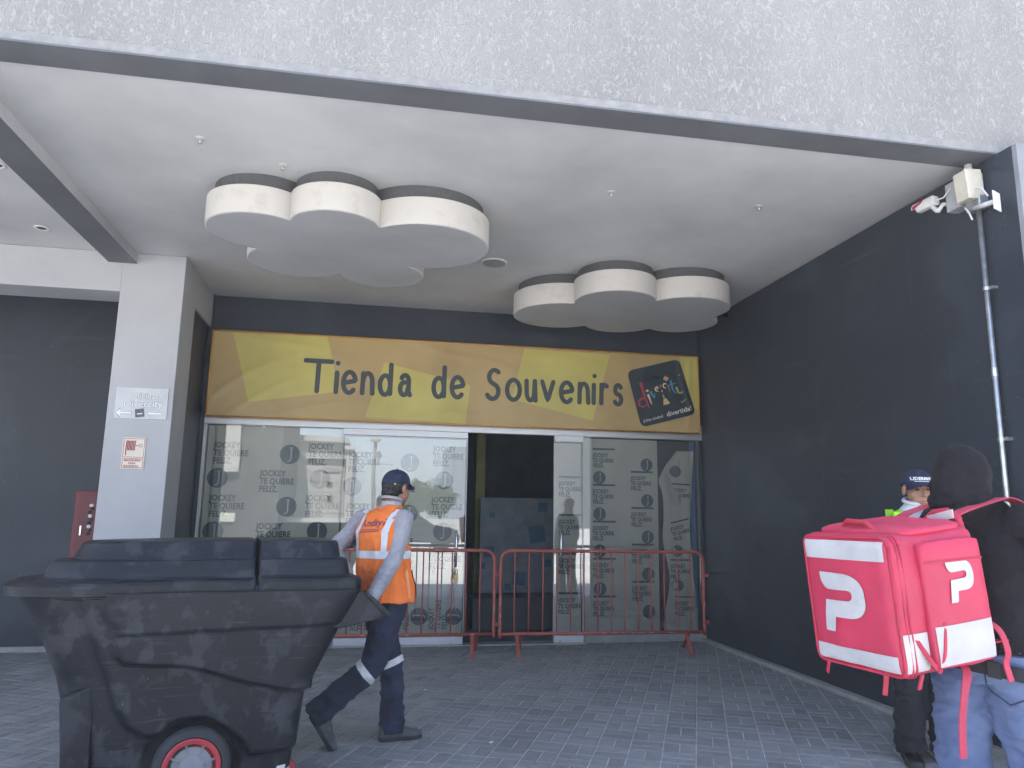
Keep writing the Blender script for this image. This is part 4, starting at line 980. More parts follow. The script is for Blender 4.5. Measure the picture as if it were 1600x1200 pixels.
# trees mirrored in the door glass
def tree(x, y, h, label):
    rr = empty('street_tree', label, 'tree', 'trees across the plaza')
    MB().limb([(x, y, 0), (x+.1, y, h*.35), (x, y+.2, h*.6)], [.18, .13, .07], 8, (True, False)).build('trunk', mat('bark', (.09, .07, .05), .9), rr, smooth=True)
    b = MB()
    for k in range(1500):
        d = V((random.gauss(0, 1), random.gauss(0, 1), random.gauss(0, 1))).normalized(); rad = random.uniform(.45, 1)**.6
        cl = noise.noise(d*2.2)*.35+1; c = V((x, y, h*.66))+V((d.x*h*.36, d.y*h*.36, d.z*h*.33))*(rad*cl)
        u_ = V((random.gauss(0, 1), random.gauss(0, 1), random.gauss(0, 1))).normalized()*.16; w_ = u_.orthogonal().normalized()*.1
        b.add([c-u_, c+w_, c+u_, c-w_], [(0, 1, 2, 3)])
    b.build('crown', mat('leaf_green', (.07, .10, .03), .6, var=.3, scale=1), rr)
for px_, Yr, h in ((632, -46, 4.2), (652, -52, 4.6), (686, -48, 4.0)):
    p = refl(px_, 820, Yr); tree(p.x, Yr, h, {632: 'green tree mirrored just right of the cap in the door glass', 652: 'green tree mirrored under the beige tower', 686: 'green tree mirrored nearest the door edge'}[px_])
r = MB().box((-12, -26.2, 0), (9, -26, 1.15)).build('boundary_wall', M_fw, None); tag(r, 'low white boundary wall across the sunlit plaza', 'wall')
# parked car mirrored beside the worker
r = empty('parked_car', 'dark parked hatchback mirrored in the door glass beside the worker', 'car'); p = refl(637, 860, -13)
cx, cy = p.x, -13.4
prof = [(-2.0, .35), (-2.02, .75), (-1.85, .92), (-1.2, 1.42), (.3, 1.48), (1.0, 1.02), (1.85, .88), (2.05, .6), (2.02, .32)]
b = MB(); 
for side in (0,):
    b.rings([[(cx+xx*(.97 if abs(t) > .8 else 1), cy+t*(.86 if zz < 1.0 else .70), zz*(1 if abs(t) < .9 else .985)) for xx, zz in prof] for t in (-1, -.92, 0, .92, 1)])
b.build('body', mat('car_charcoal', (.03, .032, .036), .3), r, angle=35)
for xx in (-1.3, 1.3):
    for s_ in (-1, 1): MB().lathe((cx+xx, cy+s_*.74, .31), (0, s_, 0), [(.2, 0), (.31, .02), (.31, .12), (.2, .14), (.02, .13)], 20).build('wheel', M_tyre, r, angle=40)
MB().prism([(cx-1.05, 1.02), (cx-.95, 1.36), (cx+.25, 1.40), (cx+.75, 1.04)], 'Y', cy+.70, cy+.815).build('side_window', M_win, r)
MB().box((cx-2.06, cy+.5, .72), (cx-1.85, cy+.84, .86)).build('tail_lamp', mat('tail_red', (.4, .02, .02), .3), r)

# ------------------------------------------------------------------ people
M_skin = mat('skin_brown', (.33, .17, .10), .55, var=.1, scale=20); M_hair = mat('black_hair', (.012, .010, .010), .55, scale=60, var=.3, bump=.4, bscale=200)
M_navy = mat('navy_twill', (.018, .026, .058), .85, scale=7, var=.25, bump=.25, bscale=350)
M_orange = mat('orange_vest_cloth', (.92, .20, .028), .7, scale=5, var=.1, bump=.12, bscale=260)
M_tape = mat('silver_reflective_tape', (.66, .67, .68), .45, scale=18, var=.1)
M_greysh = mat('pale_grey_shirt', (.37, .36, .385), .85, scale=6, var=.1, bump=.2, bscale=300)
M_boot = mat('dusty_grey_leather', (.06, .062, .068), .75, scale=14, col2=(.11, .11, .11)); M_sole = mat('shoe_sole', (.035, .037, .042), .8, var=.2)
M_capn = mat('navy_cap', (.016, .024, .062), .8, scale=9, var=.15, bump=.2, bscale=300)
M_blackc = mat('black_hoodie', (.013, .012, .0175), .9, scale=5, var=.2, bump=.2, bscale=260, spec=.25)
M_jeans = mat('blue_denim', (.16, .22, .38), .85, scale=3.2, col2=(.065, .10, .22), c2amt=(.32, .66), bump=.3, bscale=420)
M_blackp = mat('black_trousers', (.012, .013, .018), .85, scale=7, var=.2)
M_shoeb = mat('black_shoe', (.01, .01, .012), .3, var=.2)
M_white2 = mat('white_shirt', (.62, .62, .64), .8, var=.05)

def head(mb, c, Fd, up=V((0,0,1)), s=1.0):
    Fd = V(Fd).normalized(); R_ = Fd.cross(up).normalized(); U = R_.cross(Fd)
    Lp = lambda x, y, z: V(c)+(R_*x+Fd*y+U*z)*s
    def E(x, y, z, a, b, d): mb.ell(Lp(x, y, z), R_*a*s, Fd*b*s, U*d*s, 20, 14)
    E(0, -.012, .03, .077, .098, .088); E(0, .022, -.035, .064, .07, .083); E(0, .062, -.098, .030, .024, .020)
    E(-.042, .035, -.03, .028, .045, .04); E(.042, .035, -.03, .028, .045, .04)
    mb.limb([Lp(0, .088, .012), Lp(0, .106, -.018), Lp(0, .110, -.030)], [.009*s, .012*s, .014*s], 10)
    mb.limb([Lp(-.017, .094, -.034), Lp(.017, .094, -.034)], .009*s, 8)
    mb.limb([Lp(-.05, .066, .026), Lp(-.02, .083, .026), Lp(.02, .083, .026), Lp(.05, .066, .026)], .011*s, 8)
    mb.limb([Lp(-.026, .080, -.064), Lp(0, .092, -.061), Lp(.026, .080, -.064)], .0065*s, 8)
    mb.limb([Lp(-.022, .080, -.074), Lp(0, .090, -.075), Lp(.022, .080, -.074)], .0075*s, 8)
    for e in (-1, 1): E(e*.081, -.01, -.004, .010, .021, .032)
    mb.limb([Lp(0, -.02, -.07), Lp(0, -.03, -.14), Lp(0, -.035, -.21)], [.056*s, .056*s, .062*s], 14)
    return Lp, R_, Fd, U
def face_bits(root, Lp, R_, Fd, U, s=1.0):
    for e in (-1, 1):
        MB().ell(Lp(e*.032, .0775, .004), R_*.014*s, Fd*.010*s, U*.0065*s, 12, 8).build('eye', mat('eye_dark', (.03, .02, .018), .3), root, smooth=True)
        MB().limb([Lp(e*.016, .092, .020), Lp(e*.034, .088, .026), Lp(e*.052, .073, .021)], [.0035, .0045, .003], 6).build('eyebrow', M_hair, root)
    MB().limb([Lp(-.022, .0855, -.068), Lp(0, .0965, -.0675), Lp(.022, .0855, -.068)], .0022, 6).build('mouth_line', mat('lip_dark', (.13, .045, .035), .6), root)
def hand(mb, w_, d, n_, thumb, curl=.6):
    w_, d, n_ = V(w_), V(d).normalized(), V(n_).normalized(); s_ = d.cross(n_).normalized()*thumb
    mb.ell(w_+d*.048, d*.052, s_*.040, n_*.016, 14, 10)
    for i, (l, r_) in enumerate(((.034, .009), (.038, .0095), (.035, .009), (.027, .008))):
        p = w_+d*.085+s_*(.030-.020*i); a = .2; pts = [p-d*.02, p]
        for k in range(3):
            a += curl; p = p+(d*math.cos(a)+n_*math.sin(a))*(l*(1-.2*k)); pts.append(p)
        mb.limb(pts, [r_, r_, r_*.95, r_*.9, r_*.8], 8)
    p = w_+d*.02+s_*.03
    mb.limb([p, p+d*.025+s_*.026+n_*.006, p+d*.055+s_*.032+n_*.02, p+d*.075+s_*.026+n_*.036], [.013, .012, .010, .009], 8)
def shoe(root, heel, f_, up, m, L_=.285, tall=.11):
    heel, f_ = V(heel), V(f_).normalized(); up = V(up); up = (up-f_*up.dot(f_)).normalized(); s_ = f_.cross(up)
    prof = [(0, .026, .075), (.02, .036, tall), (.09, .037, tall), (.13, .038, .088), (.17, .044, .070), (.22, .047, .058), (.255, .041, .050), (.278, .026, .040), (.285, .010, .030)]
    k = L_/.285
    def ring(x, w_, h, z0): return [heel+f_*(x*k)+s_*(w_*math.cos(a))+up*(z0+(h-z0)*max(0, math.sin(a))**.75 if math.sin(a) > 0 else z0) for a in [math.pi*i/12 for i in range(13)]]
    u_ = MB().rings([ring(x, w_, h, .022) for x, w_, h in prof]).build('shoe', m, root, angle=60)
    MB().rings([[heel+f_*(x*k)+s_*(w_*1.08*c_)+up*z for c_, z in ((1, 0), (1.03, .024), (-1.03, .024), (-1, 0))] for x, w_, h in prof]).build('sole', M_sole, u_, angle=50)
    for t in (.10, .125, .15):
        MB().limb([heel+f_*(t*k)+s_*.02+up*(tall*.98-(t-.09)*.55), heel+f_*(t*k)+up*(tall*1.02-(t-.09)*.52), heel+f_*(t*k)-s_*.02+up*(tall*.98-(t-.09)*.55)], .0035, 6).build('lace', M_sole, u_)
    return u_
def torso(mb, secs, R_, F_, n=28, p=2.4):
    rings = []
    for c, a, b_, *yo in secs:
        c = V(c); rg = []
        for i in range(n):
            t = 2*math.pi*i/n; ct_, st_ = math.cos(t), math.sin(t)
            rg.append(c+R_*(a*math.copysign(abs(ct_)**(2/p), ct_))+F_*(b_*math.copysign(abs(st_)**(2/p), st_)))
        rings.append(rg)
    mb.rings(rings)
def band(src, name, p, ax, w_, maxr, off, m, parent):
    bm = bmesh.new(); bm.from_mesh(src.data); p, ax = V(p), V(ax).normalized()
    for sg in (-1, 1):
        bmesh.ops.bisect_plane(bm, geom=bm.verts[:]+bm.edges[:]+bm.faces[:], plane_co=p+ax*(sg*w_/2), plane_no=ax*sg, clear_outer=True)
    rm = [v for v in bm.verts if ((v.co-p)-ax*(v.co-p).dot(ax)).length > maxr]; bmesh.ops.delete(bm, geom=rm, context='VERTS')
    bm.normal_update()
    for v in bm.verts: v.co += v.normal*off
    me = bpy.data.meshes.new(name); bm.to_mesh(me); bm.free(); me.materials.clear(); me.materials.append(m)
    me.polygons.foreach_set('use_smooth', [True]*len(me.polygons)); return link(name, me, parent)
def cap(root, Lp, R_, Fd, U, m, s=1.0):
    c = Lp(0, -.010, .045); rr = []
    for k in range(13):
        a = math.pi/2*k/12; rad = math.cos(a)**.85 if k < 12 else .02
        rr.append([c+R_*(.089*s*rad*math.cos(t))+Fd*(.109*s*rad*math.sin(t))+U*((.098*math.sin(a)-.012)*s+.010*s*math.sin(t)*(1-k/12)) for t in [2*math.pi*i/32 for i in range(32)]])
    o = MB().rings(rr, False, True).build('cap', m, root, smooth=True)
    md = o.modifiers.new('thick', 'SOLIDIFY'); md.thickness = .003
    # stiff curved brim
    v_ = []; n = 16
    for lift in (0, .004):
        for j in range(5):
            for i in range(n+1):
                t = math.radians(22+136*i/n); ext = .068*(j/4)*math.sin(math.radians(180*(i/n)))**.45
                q = c+R_*(.089*s*math.cos(t))+Fd*(.107*s*math.sin(t)+ext)+U*(-.006+.010*math.sin(t)-.018*(j/4)-.028*abs(math.cos(t))**2*(j/4)-lift)
                v_.append(q)
    W_ = n+1; f_ = [(l*5*W_+j*W_+i, l*5*W_+j*W_+i+1, l*5*W_+(j+1)*W_+i+1, l*5*W_+(j+1)*W_+i) for l in (0, 1) for j in range(4) for i in range(n)]
    MB().add(v_, f_).build('brim', m, o, smooth=True)
    MB().ell(c+U*(.088*s), R_*.008, Fd*.008, U*.005, 10, 6).build('button', m, o, smooth=True)
    return o, c

# ---- the cart puller in the orange vest
F_ = V((.643, .766, 0)); R_ = V((.766, -.643, 0)); Z_ = V((0, 0, 1))
wk = empty('person', 'person in an orange reflective vest and navy cap pulling the black cart', 'person')
hipc, wst, chs, shc, nck, hc = V((.10, 5.03, .86)), V((.085, 5.03, 1.05)), V((.075, 5.055, 1.28)), V((.08, 5.08, 1.385)), V((.125, 5.11, 1.455)), V((.155, 5.14, 1.567))
rs, re, rw = shc+R_*.165-Z_*.015, V((.145, 4.88, 1.105)), V((.030, 4.765, .905)); ls, le, lw = shc-R_*.165-Z_*.015, V((-.235, 5.12, 1.17)), V((-.085, 4.965, .915))
rh, rk, ra = hipc+R_*.08, V((.045, 4.93, .47)), V((-.262, 4.94, .215)); lh, lk, la = hipc-R_*.08, V((.165, 5.105, .47)), V((.195, 5.085, .10))
b = MB(); Fh = V((.68, .73, -.10)).normalized(); HL = head(b, hc, Fh, s=.98)
torso(b, [(hipc-Z_*.06, .12, .08), (hipc, .14, .09), (wst, .125, .085), (chs, .145, .10), (shc, .14, .08), (nck, .06, .055)], R_, F_)
for s0, e0, w0, nn, th in ((rs, re, rw, V((-1, -.2, 0)), 1), (ls, le, lw, V((-1, .2, 0)), -1)):
    b.limb([s0, e0, w0], [.045, .036, .026], 12); hand(b, w0, (w0-e0).normalized()*.5+V((-.5, -.1, -.5)), V((-.2, -.2, -1)), th, .75)
for h0, k0, a0 in ((rh, rk, ra), (lh, lk, la)): b.limb([h0, k0, a0], [.072, .048, .034], 12)
remesh(b, 'body', M_skin, .006, 2, parent=wk)
# shirt
b = MB(); torso(b, [(hipc, .165, .115), (wst, .155, .112), (chs, .168, .122), (shc-Z_*.01, .155, .098), (shc+Z_*.03+F_*.01, .10, .08), (nck+Z_*.005, .066, .064), (nck+Z_*.03, .062, .060)], R_, F_)
b.limb([rs, rs*.5+re*.5+V((.008, 0, 0)), re, re*.5+rw*.5, rw], [.064, .060, .054, .050, .042], 16); b.limb([ls, le, rw*0+le*.5+lw*.5, lw], [.064, .056, .050, .042], 16)
w1, w2 = wrinkle(.007, 8, 8, 11, 1), wrinkle(.004, 20, 20, 26, 4)
sh = remesh(b, 'shirt', M_greysh, .007, 3, lambda p, n: w1(p, n)+w2(p, n), wk)
MB().limb([nck+Z_*.045+(R_*math.cos(t)+F_*math.sin(t))*.062-Z_*(.012*math.sin(t)) for t in [2*math.pi*i/20 for i in range(21)]], .011, 8).build('collar', M_greysh, wk, smooth=True)
# vest
b = MB(); torso(b, [(hipc-Z_*.005-F_*.01+R_*.02, .195, .150), (hipc+Z_*.06+R_*.015, .192, .148), (wst+R_*.01, .180, .138), (chs, .182, .138), (shc-Z_*.015, .148, .112), (shc+Z_*.028, .095, .088), (nck+Z_*.0, .074, .072)], R_, F_)
wf = wrinkle(.009, 7, 7, 3.2, 2); wf2 = wrinkle(.004, 16, 16, 9, 5)
vest = remesh(b, 'vest', M_orange, .008, 4, lambda p, n: wf(p, n)+wf2(p, n), wk)
tv = bvh(vest)
band(vest, 'reflective_stripe', V((.08, 5.04, 1.145)), Z_, .048, .5, .003, M_tape, vest)
for off in (-.118, .112):
    v2, f2 = grid2(-.0185, .0185, 1.168, 1.43, 2, 26)
    v2 = [(x+off+(z-1.17)*.10*(-1 if off > 0 else 1)*.5, z) for x, z in v2]
    decal('reflective_stripe', tv, v2, f2, V((.08, 5.05, 0))-F_*.02, R_, Z_, F_, .003, M_tape, vest)
M_pur = mat('purple_vest_print', (.10, .035, .12), .7)
v2, f2 = text_flat('Andsyl', .064, .001)
decal('lettering', tv, [(x-.088, y+.08*x) for x, y in v2], f2, V((.075, 5.05, 1.315)), R_, Z_, F_, .003, M_pur, vest)
for k in range(9):
    v2, f2 = grid2(-.082+k*.017, -.070+k*.017, 0, .008, 2, 1); decal('small_print', tv, [(x, y+.08*x) for x, y in v2], f2, V((.075, 5.05, 1.284)), R_, Z_, F_, .003, M_pur, vest)
v2, f2 = grid2(-.085, .075, .0, .004, 12, 1); decal('print_rule', tv, [(x, y+.06*x) for x, y in v2], f2, V((.075, 5.05, 1.298)), R_, Z_, F_, .003, M_pur, vest)
M_orp = mat('worn_orange_pocket', (.62, .16, .04), .8, var=.2, scale=12)
for x0, x1, z0, z1 in ((-.05, .05, .90, 1.045), ):
    v2, f2 = grid2(x0, x1, z0, z1, 10, 14); decal('back_pocket', tv, v2, f2, V((.075, 5.05, 0)), R_, Z_, F_, .006, mat('vest_pocket', (.78, .17, .03), .75, var=.15), vest)
    v2, f2 = grid2(x0, x1, z1-.008, z1, 10, 1); decal('pocket_trim', tv, v2, f2, V((.075, 5.05, 0)), R_, Z_, F_, .008, M_orp, vest)
sd2 = V((.45, -.89, 0)).normalized()
for x0, x1, z0, z1, m_ in ((.06, .145, .88, 1.03, mat('vest_pocket', (.78, .17, .03))), (.06, .15, 1.03, 1.045, M_orp)):
    v2, f2 = grid2(x0, x1, z0, z1, 8, 8); decal('side_pocket', tv, v2, f2, V((.10, 5.03, 0)), F_, Z_, -R_, .010, m_, vest)
v2, f2 = grid2(-.012, .012, .88, 1.06, 2, 14); decal('side_trim', tv, v2, f2, V((.10, 5.03, 0))-F_*.01, F_, Z_, -R_, .006, mat('pale_orange_trim', (.85, .32, .12), .7), vest)
# trousers
b = MB(); torso(b, [(hipc+Z_*.10, .15, .112), (hipc, .165, .122), (hipc-Z_*.08, .15, .115)], R_, F_)
b.limb([rh, rh*.5+rk*.5, rk, rk*.45+ra*.55, ra+V((-.03, 0, -.025))], [.100, .092, .078, .076, .078], 18, (False, True)); b.limb([lh, lh*.5+lk*.5, lk, lk*.45+la*.55, la+V((-.005, -.005, -.055))], [.098, .088, .076, .074, .080], 18, (False, True))
w1, w2 = wrinkle(.009, 7, 7, 10, 3), wrinkle(.004, 18, 18, 20, 6)
tro = remesh(b, 'trousers', M_navy, .008, 3, lambda p, n: w1(p, n)*(1.5 if p.z < .3 else 1)+w2(p, n), wk)
ax = (ra-rk).normalized(); band(tro, 'reflective_stripe', rk+ax*.045, ax, .042, .12, .003, M_tape, tro)
ax = (la-lk).normalized(); band(tro, 'reflective_stripe', lk+ax*.01+V((0, 0, .005)), ax+V((.35, 0, 0)), .042, .11, .003, M_tape, tro)
shoe(wk, la+V((-.085, -.025, -.098)), (.95, .22, .0), (0, 0, 1), M_boot, .275)
shoe(wk, V((-.315, 4.925, .195)), V((.42, .02, -.62)), V((.62, 0, .42)), M_boot, .262, .10)
cp, cc = cap(wk, *HL, M_capn, .98)
Lp, hR, hF, hU = HL
MB().obox(Lp(.052, -.088, .026), hR*.012-hF*-.006, hF*.004, hU*.008).build('buckle', M_brass, cp, bevel=.002)
hb = MB(); hb.ell(Lp(0, -.022, .015), hR*.080, hF*.094, hU*.072, 24, 14)
hb.ell(Lp(0, -.055, -.035), hR*.066, hF*.055, hU*.045, 20, 12)
remesh(hb, 'hair', M_hair, .006, 3, wrinkle(.003, 40, 40, 12, 3), wk)

# ---- the guard behind the delivery bag
gd = empty('person', 'person in a navy cap and reflective vest standing behind the pink bag', 'person')
F_ = V((-.38, -.925, 0)).normalized(); R_ = F_.cross(Z_)
g0 = V((3.335, 4.24, 0)); hipc, wst, chs, shc, nck, hc = [g0+V((0, 0, z)) for z in (.90, 1.08, 1.29, 1.425, 1.485, 1.60)]
hc += V((.04, -.02, 0))
shx = Z_*.045; nck += V((.025, -.01, 0))
rs, ls = shc+R_*.155-Z_*.055, shc-R_*.155-Z_*.055
re, rw = rs+V((-.05, .02, -.28))+R_*.03, rs+R_*.02+F_*.12+V((0, 0, -.50)); le, lw = ls-R_*.05+V((0, 0, -.28)), ls-R_*.03+F_*.10+V((0, 0, -.50))
rh, rk, ra = hipc+R_*.085, g0+R_*.10+F_*.02+Z_*.48, g0+R_*.105+Z_*.10; lh, lk, la = hipc-R_*.085, g0-R_*.10+F_*.02+Z_*.48, g0-R_*.10-F_*.03+Z_*.10
b = MB(); Fh = V((-.30, -.95, -.05)).normalized(); HL = head(b, hc, Fh)
torso(b, [(hipc-Z_*.06, .12, .08), (hipc, .14, .09), (wst, .125, .085), (chs, .145, .10), (shc, .14, .08), (nck, .06, .055)], R_, F_)
for s0, e0, w0, th in ((rs, re, rw, 1), (ls, le, lw, -1)): b.limb([s0, e0, w0], [.045, .036, .026], 12); hand(b, w0, V((0, 0, -1))+F_*.3, -R_*th*-1, th, .3)
for h0, k0, a0 in ((rh, rk, ra), (lh, lk, la)): b.limb([h0, k0, a0-Z_*.03], [.072, .048, .03], 12)
remesh(b, 'body', mat('skin_tan', (.42, .22, .14), .5, var=.08, scale=20), .005, 2, parent=gd); face_bits(gd, *HL)
b = MB(); torso(b, [(hipc, .165, .115), (wst, .155, .112), (chs, .172, .125), (shc-Z_*.045, .15, .1), (shc+Z_*.03, .10, .08), (nck+Z_*.02, .066, .064), (nck+Z_*.035, .064, .062)], R_, F_)
for s0, e0, w0 in ((rs, re, rw), (ls, le, lw)): b.limb([s0, e0, w0], [.064, .056, .044], 16)
remesh(b, 'shirt', M_white2, .008, 3, wrinkle(.005, 9, 9, 12, 8), gd)
MB().limb([nck+Z_*.045+(R_*math.cos(t)+F_*math.sin(t))*.066-Z_*(.02*math.sin(t)) for t in [2*math.pi*i/20 for i in range(21)]], .013, 8).build('collar', M_white2, gd, smooth=True)
b = MB(); torso(b, [(hipc+Z_*.02, .185, .14), (wst, .176, .134), (chs, .186, .142), (shc-Z_*.04, .150, .116), (shc+Z_*.03, .11, .094), (nck-Z_*.005, .082, .08)], R_, F_)
vest = remesh(b, 'vest', mat('grey_vest_cloth', (.30, .30, .33), .8), .008, 4, wrinkle(.005, 8, 8, 4, 9), gd)
M_lime = mat('lime_reflective', (.40, .85, .03), .55, var=.05); tv = bvh(vest)
v2, f2 = grid2(.065, .118, 1.0, 1.46, 3, 30); decal('lime_stripe', tv, v2, f2, g0, R_, Z_, -F_, .004, M_lime, vest)
v2, f2 = grid2(-.135, -.085, 1.0, 1.45, 3, 30); decal('lime_stripe', tv, v2, f2, g0, R_, Z_, -F_, .004, M_lime, vest)
v2, f2 = grid2(-.025, .025, -.16, .16, 3, 22); decal('shoulder_stripe', tv, v2, f2, shc+R_*.092+Z_*.05, R_, F_, (0, 0, -1), .004, M_lime, vest)
b = MB(); torso(b, [(hipc+Z_*.10, .15, .112), (hipc, .165, .122), (hipc-Z_*.08, .15, .115)], R_, F_)
for h0, k0, a0 in ((rh, rk, ra), (lh, lk, la)): b.limb([h0, h0*.5+k0*.5, k0, k0*.4+a0*.6, a0-Z_*.05], [.098, .088, .080, .082, .088], 18, (False, True))
w1 = wrinkle(.009, 8, 8, 13, 11)
remesh(b, 'trousers', M_blackp, .008, 3, lambda p, n: w1(p, n)*(1.7 if p.z < .3 else .8), gd)
for a0 in (ra, la): shoe(gd, a0-F_*.085-Z_*.10, F_+V((-.08, 0, 0)), Z_, M_shoeb, .285, .10)
cp, cc = cap(gd, *HL, M_capn)
Lp, hR, hF, hU = HL
tc_ = bvh(cp); v2, f2 = text_flat('LIDERMAN', .026, .0012)
decal('lettering', tc_, [(x-.066, y) for x, y in v2], f2, Lp(0, .06, .062), -hR, hU, -hF, .004, M_plast_w, cp)
v2, f2 = grid2(-.05, .05, -.010, -.006, 10, 1); decal('print_rule', tc_, v2, f2, Lp(0, .06, .062), hR, hU, -hF, .004, M_plast_w, cp)

# ---- the courier with the pink bag
dp = empty('person', 'person in a black hooded top and blue jeans carrying the pink bag', 'person')
F_ = V((.985, .17, 0)).normalized(); R_ = F_.cross(Z_)
hipc, wst, chs, shc, nck, hc = V((2.315, 2.585, .92)), V((2.33, 2.58, 1.08)), V((2.345, 2.58, 1.28)), V((2.335, 2.585, 1.41)), V((2.315, 2.60, 1.475)), V((2.292, 2.612, 1.575))
rs, ls = shc+R_*.185-Z_*.02, shc-R_*.185-Z_*.02
re, rw = rs+R_*.03+F_*.10-Z_*.27, rs+F_*.32-Z_*.36-R_*.04; le, lw = ls-R_*.03+F_*.06-Z_*.27, ls+F_*.28-Z_*.34+R_*.04
rh, rk, ra = hipc+R_*.09, hipc+R_*.095+F_*.10-Z_*.44, hipc+R_*.10+F_*.07-Z_*.82; lh, lk, la = hipc-R_*.09, hipc-R_*.10-F_*.06-Z_*.44, hipc-R_*.11-F_*.16-Z_*.82
b = MB(); Fh = (F_+V((-.1, .35, -.06))).normalized(); HL = head(b, hc, Fh)
torso(b, [(hipc-Z_*.06, .12, .08), (hipc, .14, .09), (wst, .125, .085), (chs, .145, .10), (shc, .14, .08), (nck, .06, .055)], R_, F_)
for s0, e0, w0, th in ((rs, re, rw, 1), (ls, le, lw, -1)): b.limb([s0, e0, w0], [.045, .036, .026], 12); hand(b, w0, F_+Z_*.15, Z_*-1 if th else Z_, th, .5)
for h0, k0, a0 in ((rh, rk, ra), (lh, lk, la)): b.limb([h0, k0, a0-Z_*.03], [.072, .048, .03], 12)
remesh(b, 'body', M_skin, .006, 2, parent=dp); face_bits(dp, *HL)
b = MB(); torso(b, [(hipc+Z_*.005, .195, .150), (hipc+Z_*.06, .205, .155), (wst, .20, .150), (chs, .205, .155), (shc-Z_*.02, .185, .12), (shc+Z_*.035, .12, .10), (nck+Z_*.02, .09, .09)], R_, F_)
for s0, e0, w0 in ((rs, re, rw), (ls, le, lw)): b.limb([s0, e0, e0*.5+w0*.5, w0], [.085, .072, .066, .046], 18)
# hood: high rounded back, cowl round the neck
Lp, hR, hF, hU = HL
b.ell(Lp(0, -.018, .014), hR*.103, hF*.118, hU*.116, 24, 16); b.ell(Lp(0, -.036, -.045), hR*.105, hF*.106, hU*.110, 24, 16)
b.ell(Lp(0, -.030, -.105), hR*.118, hF*.112, hU*.075, 24, 14); b.limb([Lp(0, -.075, .05), Lp(0, -.09, .0), Lp(0, -.10, -.06)], [.06, .058, .055], 14)
w1, w2 = wrinkle(.011, 5, 5, 7, 13), wrinkle(.0045, 11, 11, 17, 14)
hod = remesh(b, 'hooded_top', M_blackc, .008, 3, lambda p, n: w1(p, n)+w2(p, n), dp)
b = MB(); torso(b, [(hipc+Z_*.10, .165, .125), (hipc, .18, .140), (hipc-Z_*.09, .165, .138)], R_, F_)
for h0, k0, a0 in ((rh, rk, ra), (lh, lk, la)): b.limb([h0-F_*.01, h0*.5+k0*.5-F_*.008, k0, k0*.4+a0*.6, a0], [.112, .104, .088, .076, .072], 20, (False, True))
w1, w2 = wrinkle(.015, 4, 4, 10, 15), wrinkle(.009, 8, 8, 26, 16)
jn = remesh(b, 'jeans', M_jeans, .008, 3, lambda p, n: w1(p, n)+w2(p, n), dp); tj = bvh(jn)
M_stitch = mat('dark_denim_seam', (.035, .05, .11), .9); pk = [(-.07, .08), (.075, .075), (.07, -.055), (.0, -.095), (-.065, -.05)]
po = hipc-Z_*.06+R_*.08; pd = (F_*.9-R_*.55).normalized(); pu = Z_.cross(pd).normalized()*-1
v2, f2 = poly_tris(pk, 3); pkt = decal('back_pocket', tj, v2, f2, po, pu, Z_, pd, .004, M_jeans, jn)
for k in range(5):
    v2, f2 = ribbon([pk[k], pk[(k+1) % 5]], .006); decal('seam', tj, v2, f2, po, pu, Z_, pd, .006, M_stitch, jn)
v2, f2 = ribbon([(-.16, .125), (.14, .115)], .008); decal('seam', tj, v2, f2, po, pu, Z_, pd, .004, M_stitch, jn)
v2, f2 = ribbon([(.10, .16), (.125, -.1), (.13, -.35)], .006); decal('seam', tj, v2, f2, po, pu, Z_, pd, .004, M_stitch, jn)
for a0 in (ra, la): shoe(dp, a0-F_*.085-Z_*.10, F_, Z_, M_shoeb)
b2 = [hipc-Z_*.05+(R_*math.cos(t)*.222+F_*math.sin(t)*.182)+Z_*(.03-.09*(math.sin(t)*.5+.5)) for t in [2*math.pi*i/40 for i in range(41)]]
b = MB(); b.rings([[p+Z_*.024, p-Z_*.024, p-Z_*.024+(p-hipc).normalized()*.004, p+Z_*.024+(p-hipc).normalized()*.004] for p in b2], False, False); blt = b.build('hip_belt', mat('black_webbing', (.016, .016, .02), .8, var=.1), dp)
bk = b2[34]; MB().obox(bk+(bk-hipc).normalized()*.008, (b2[35]-b2[33]).normalized()*.022, (bk-hipc).normalized()*.006, Z_*.028).build('belt_buckle', M_black, blt, bevel=.003)

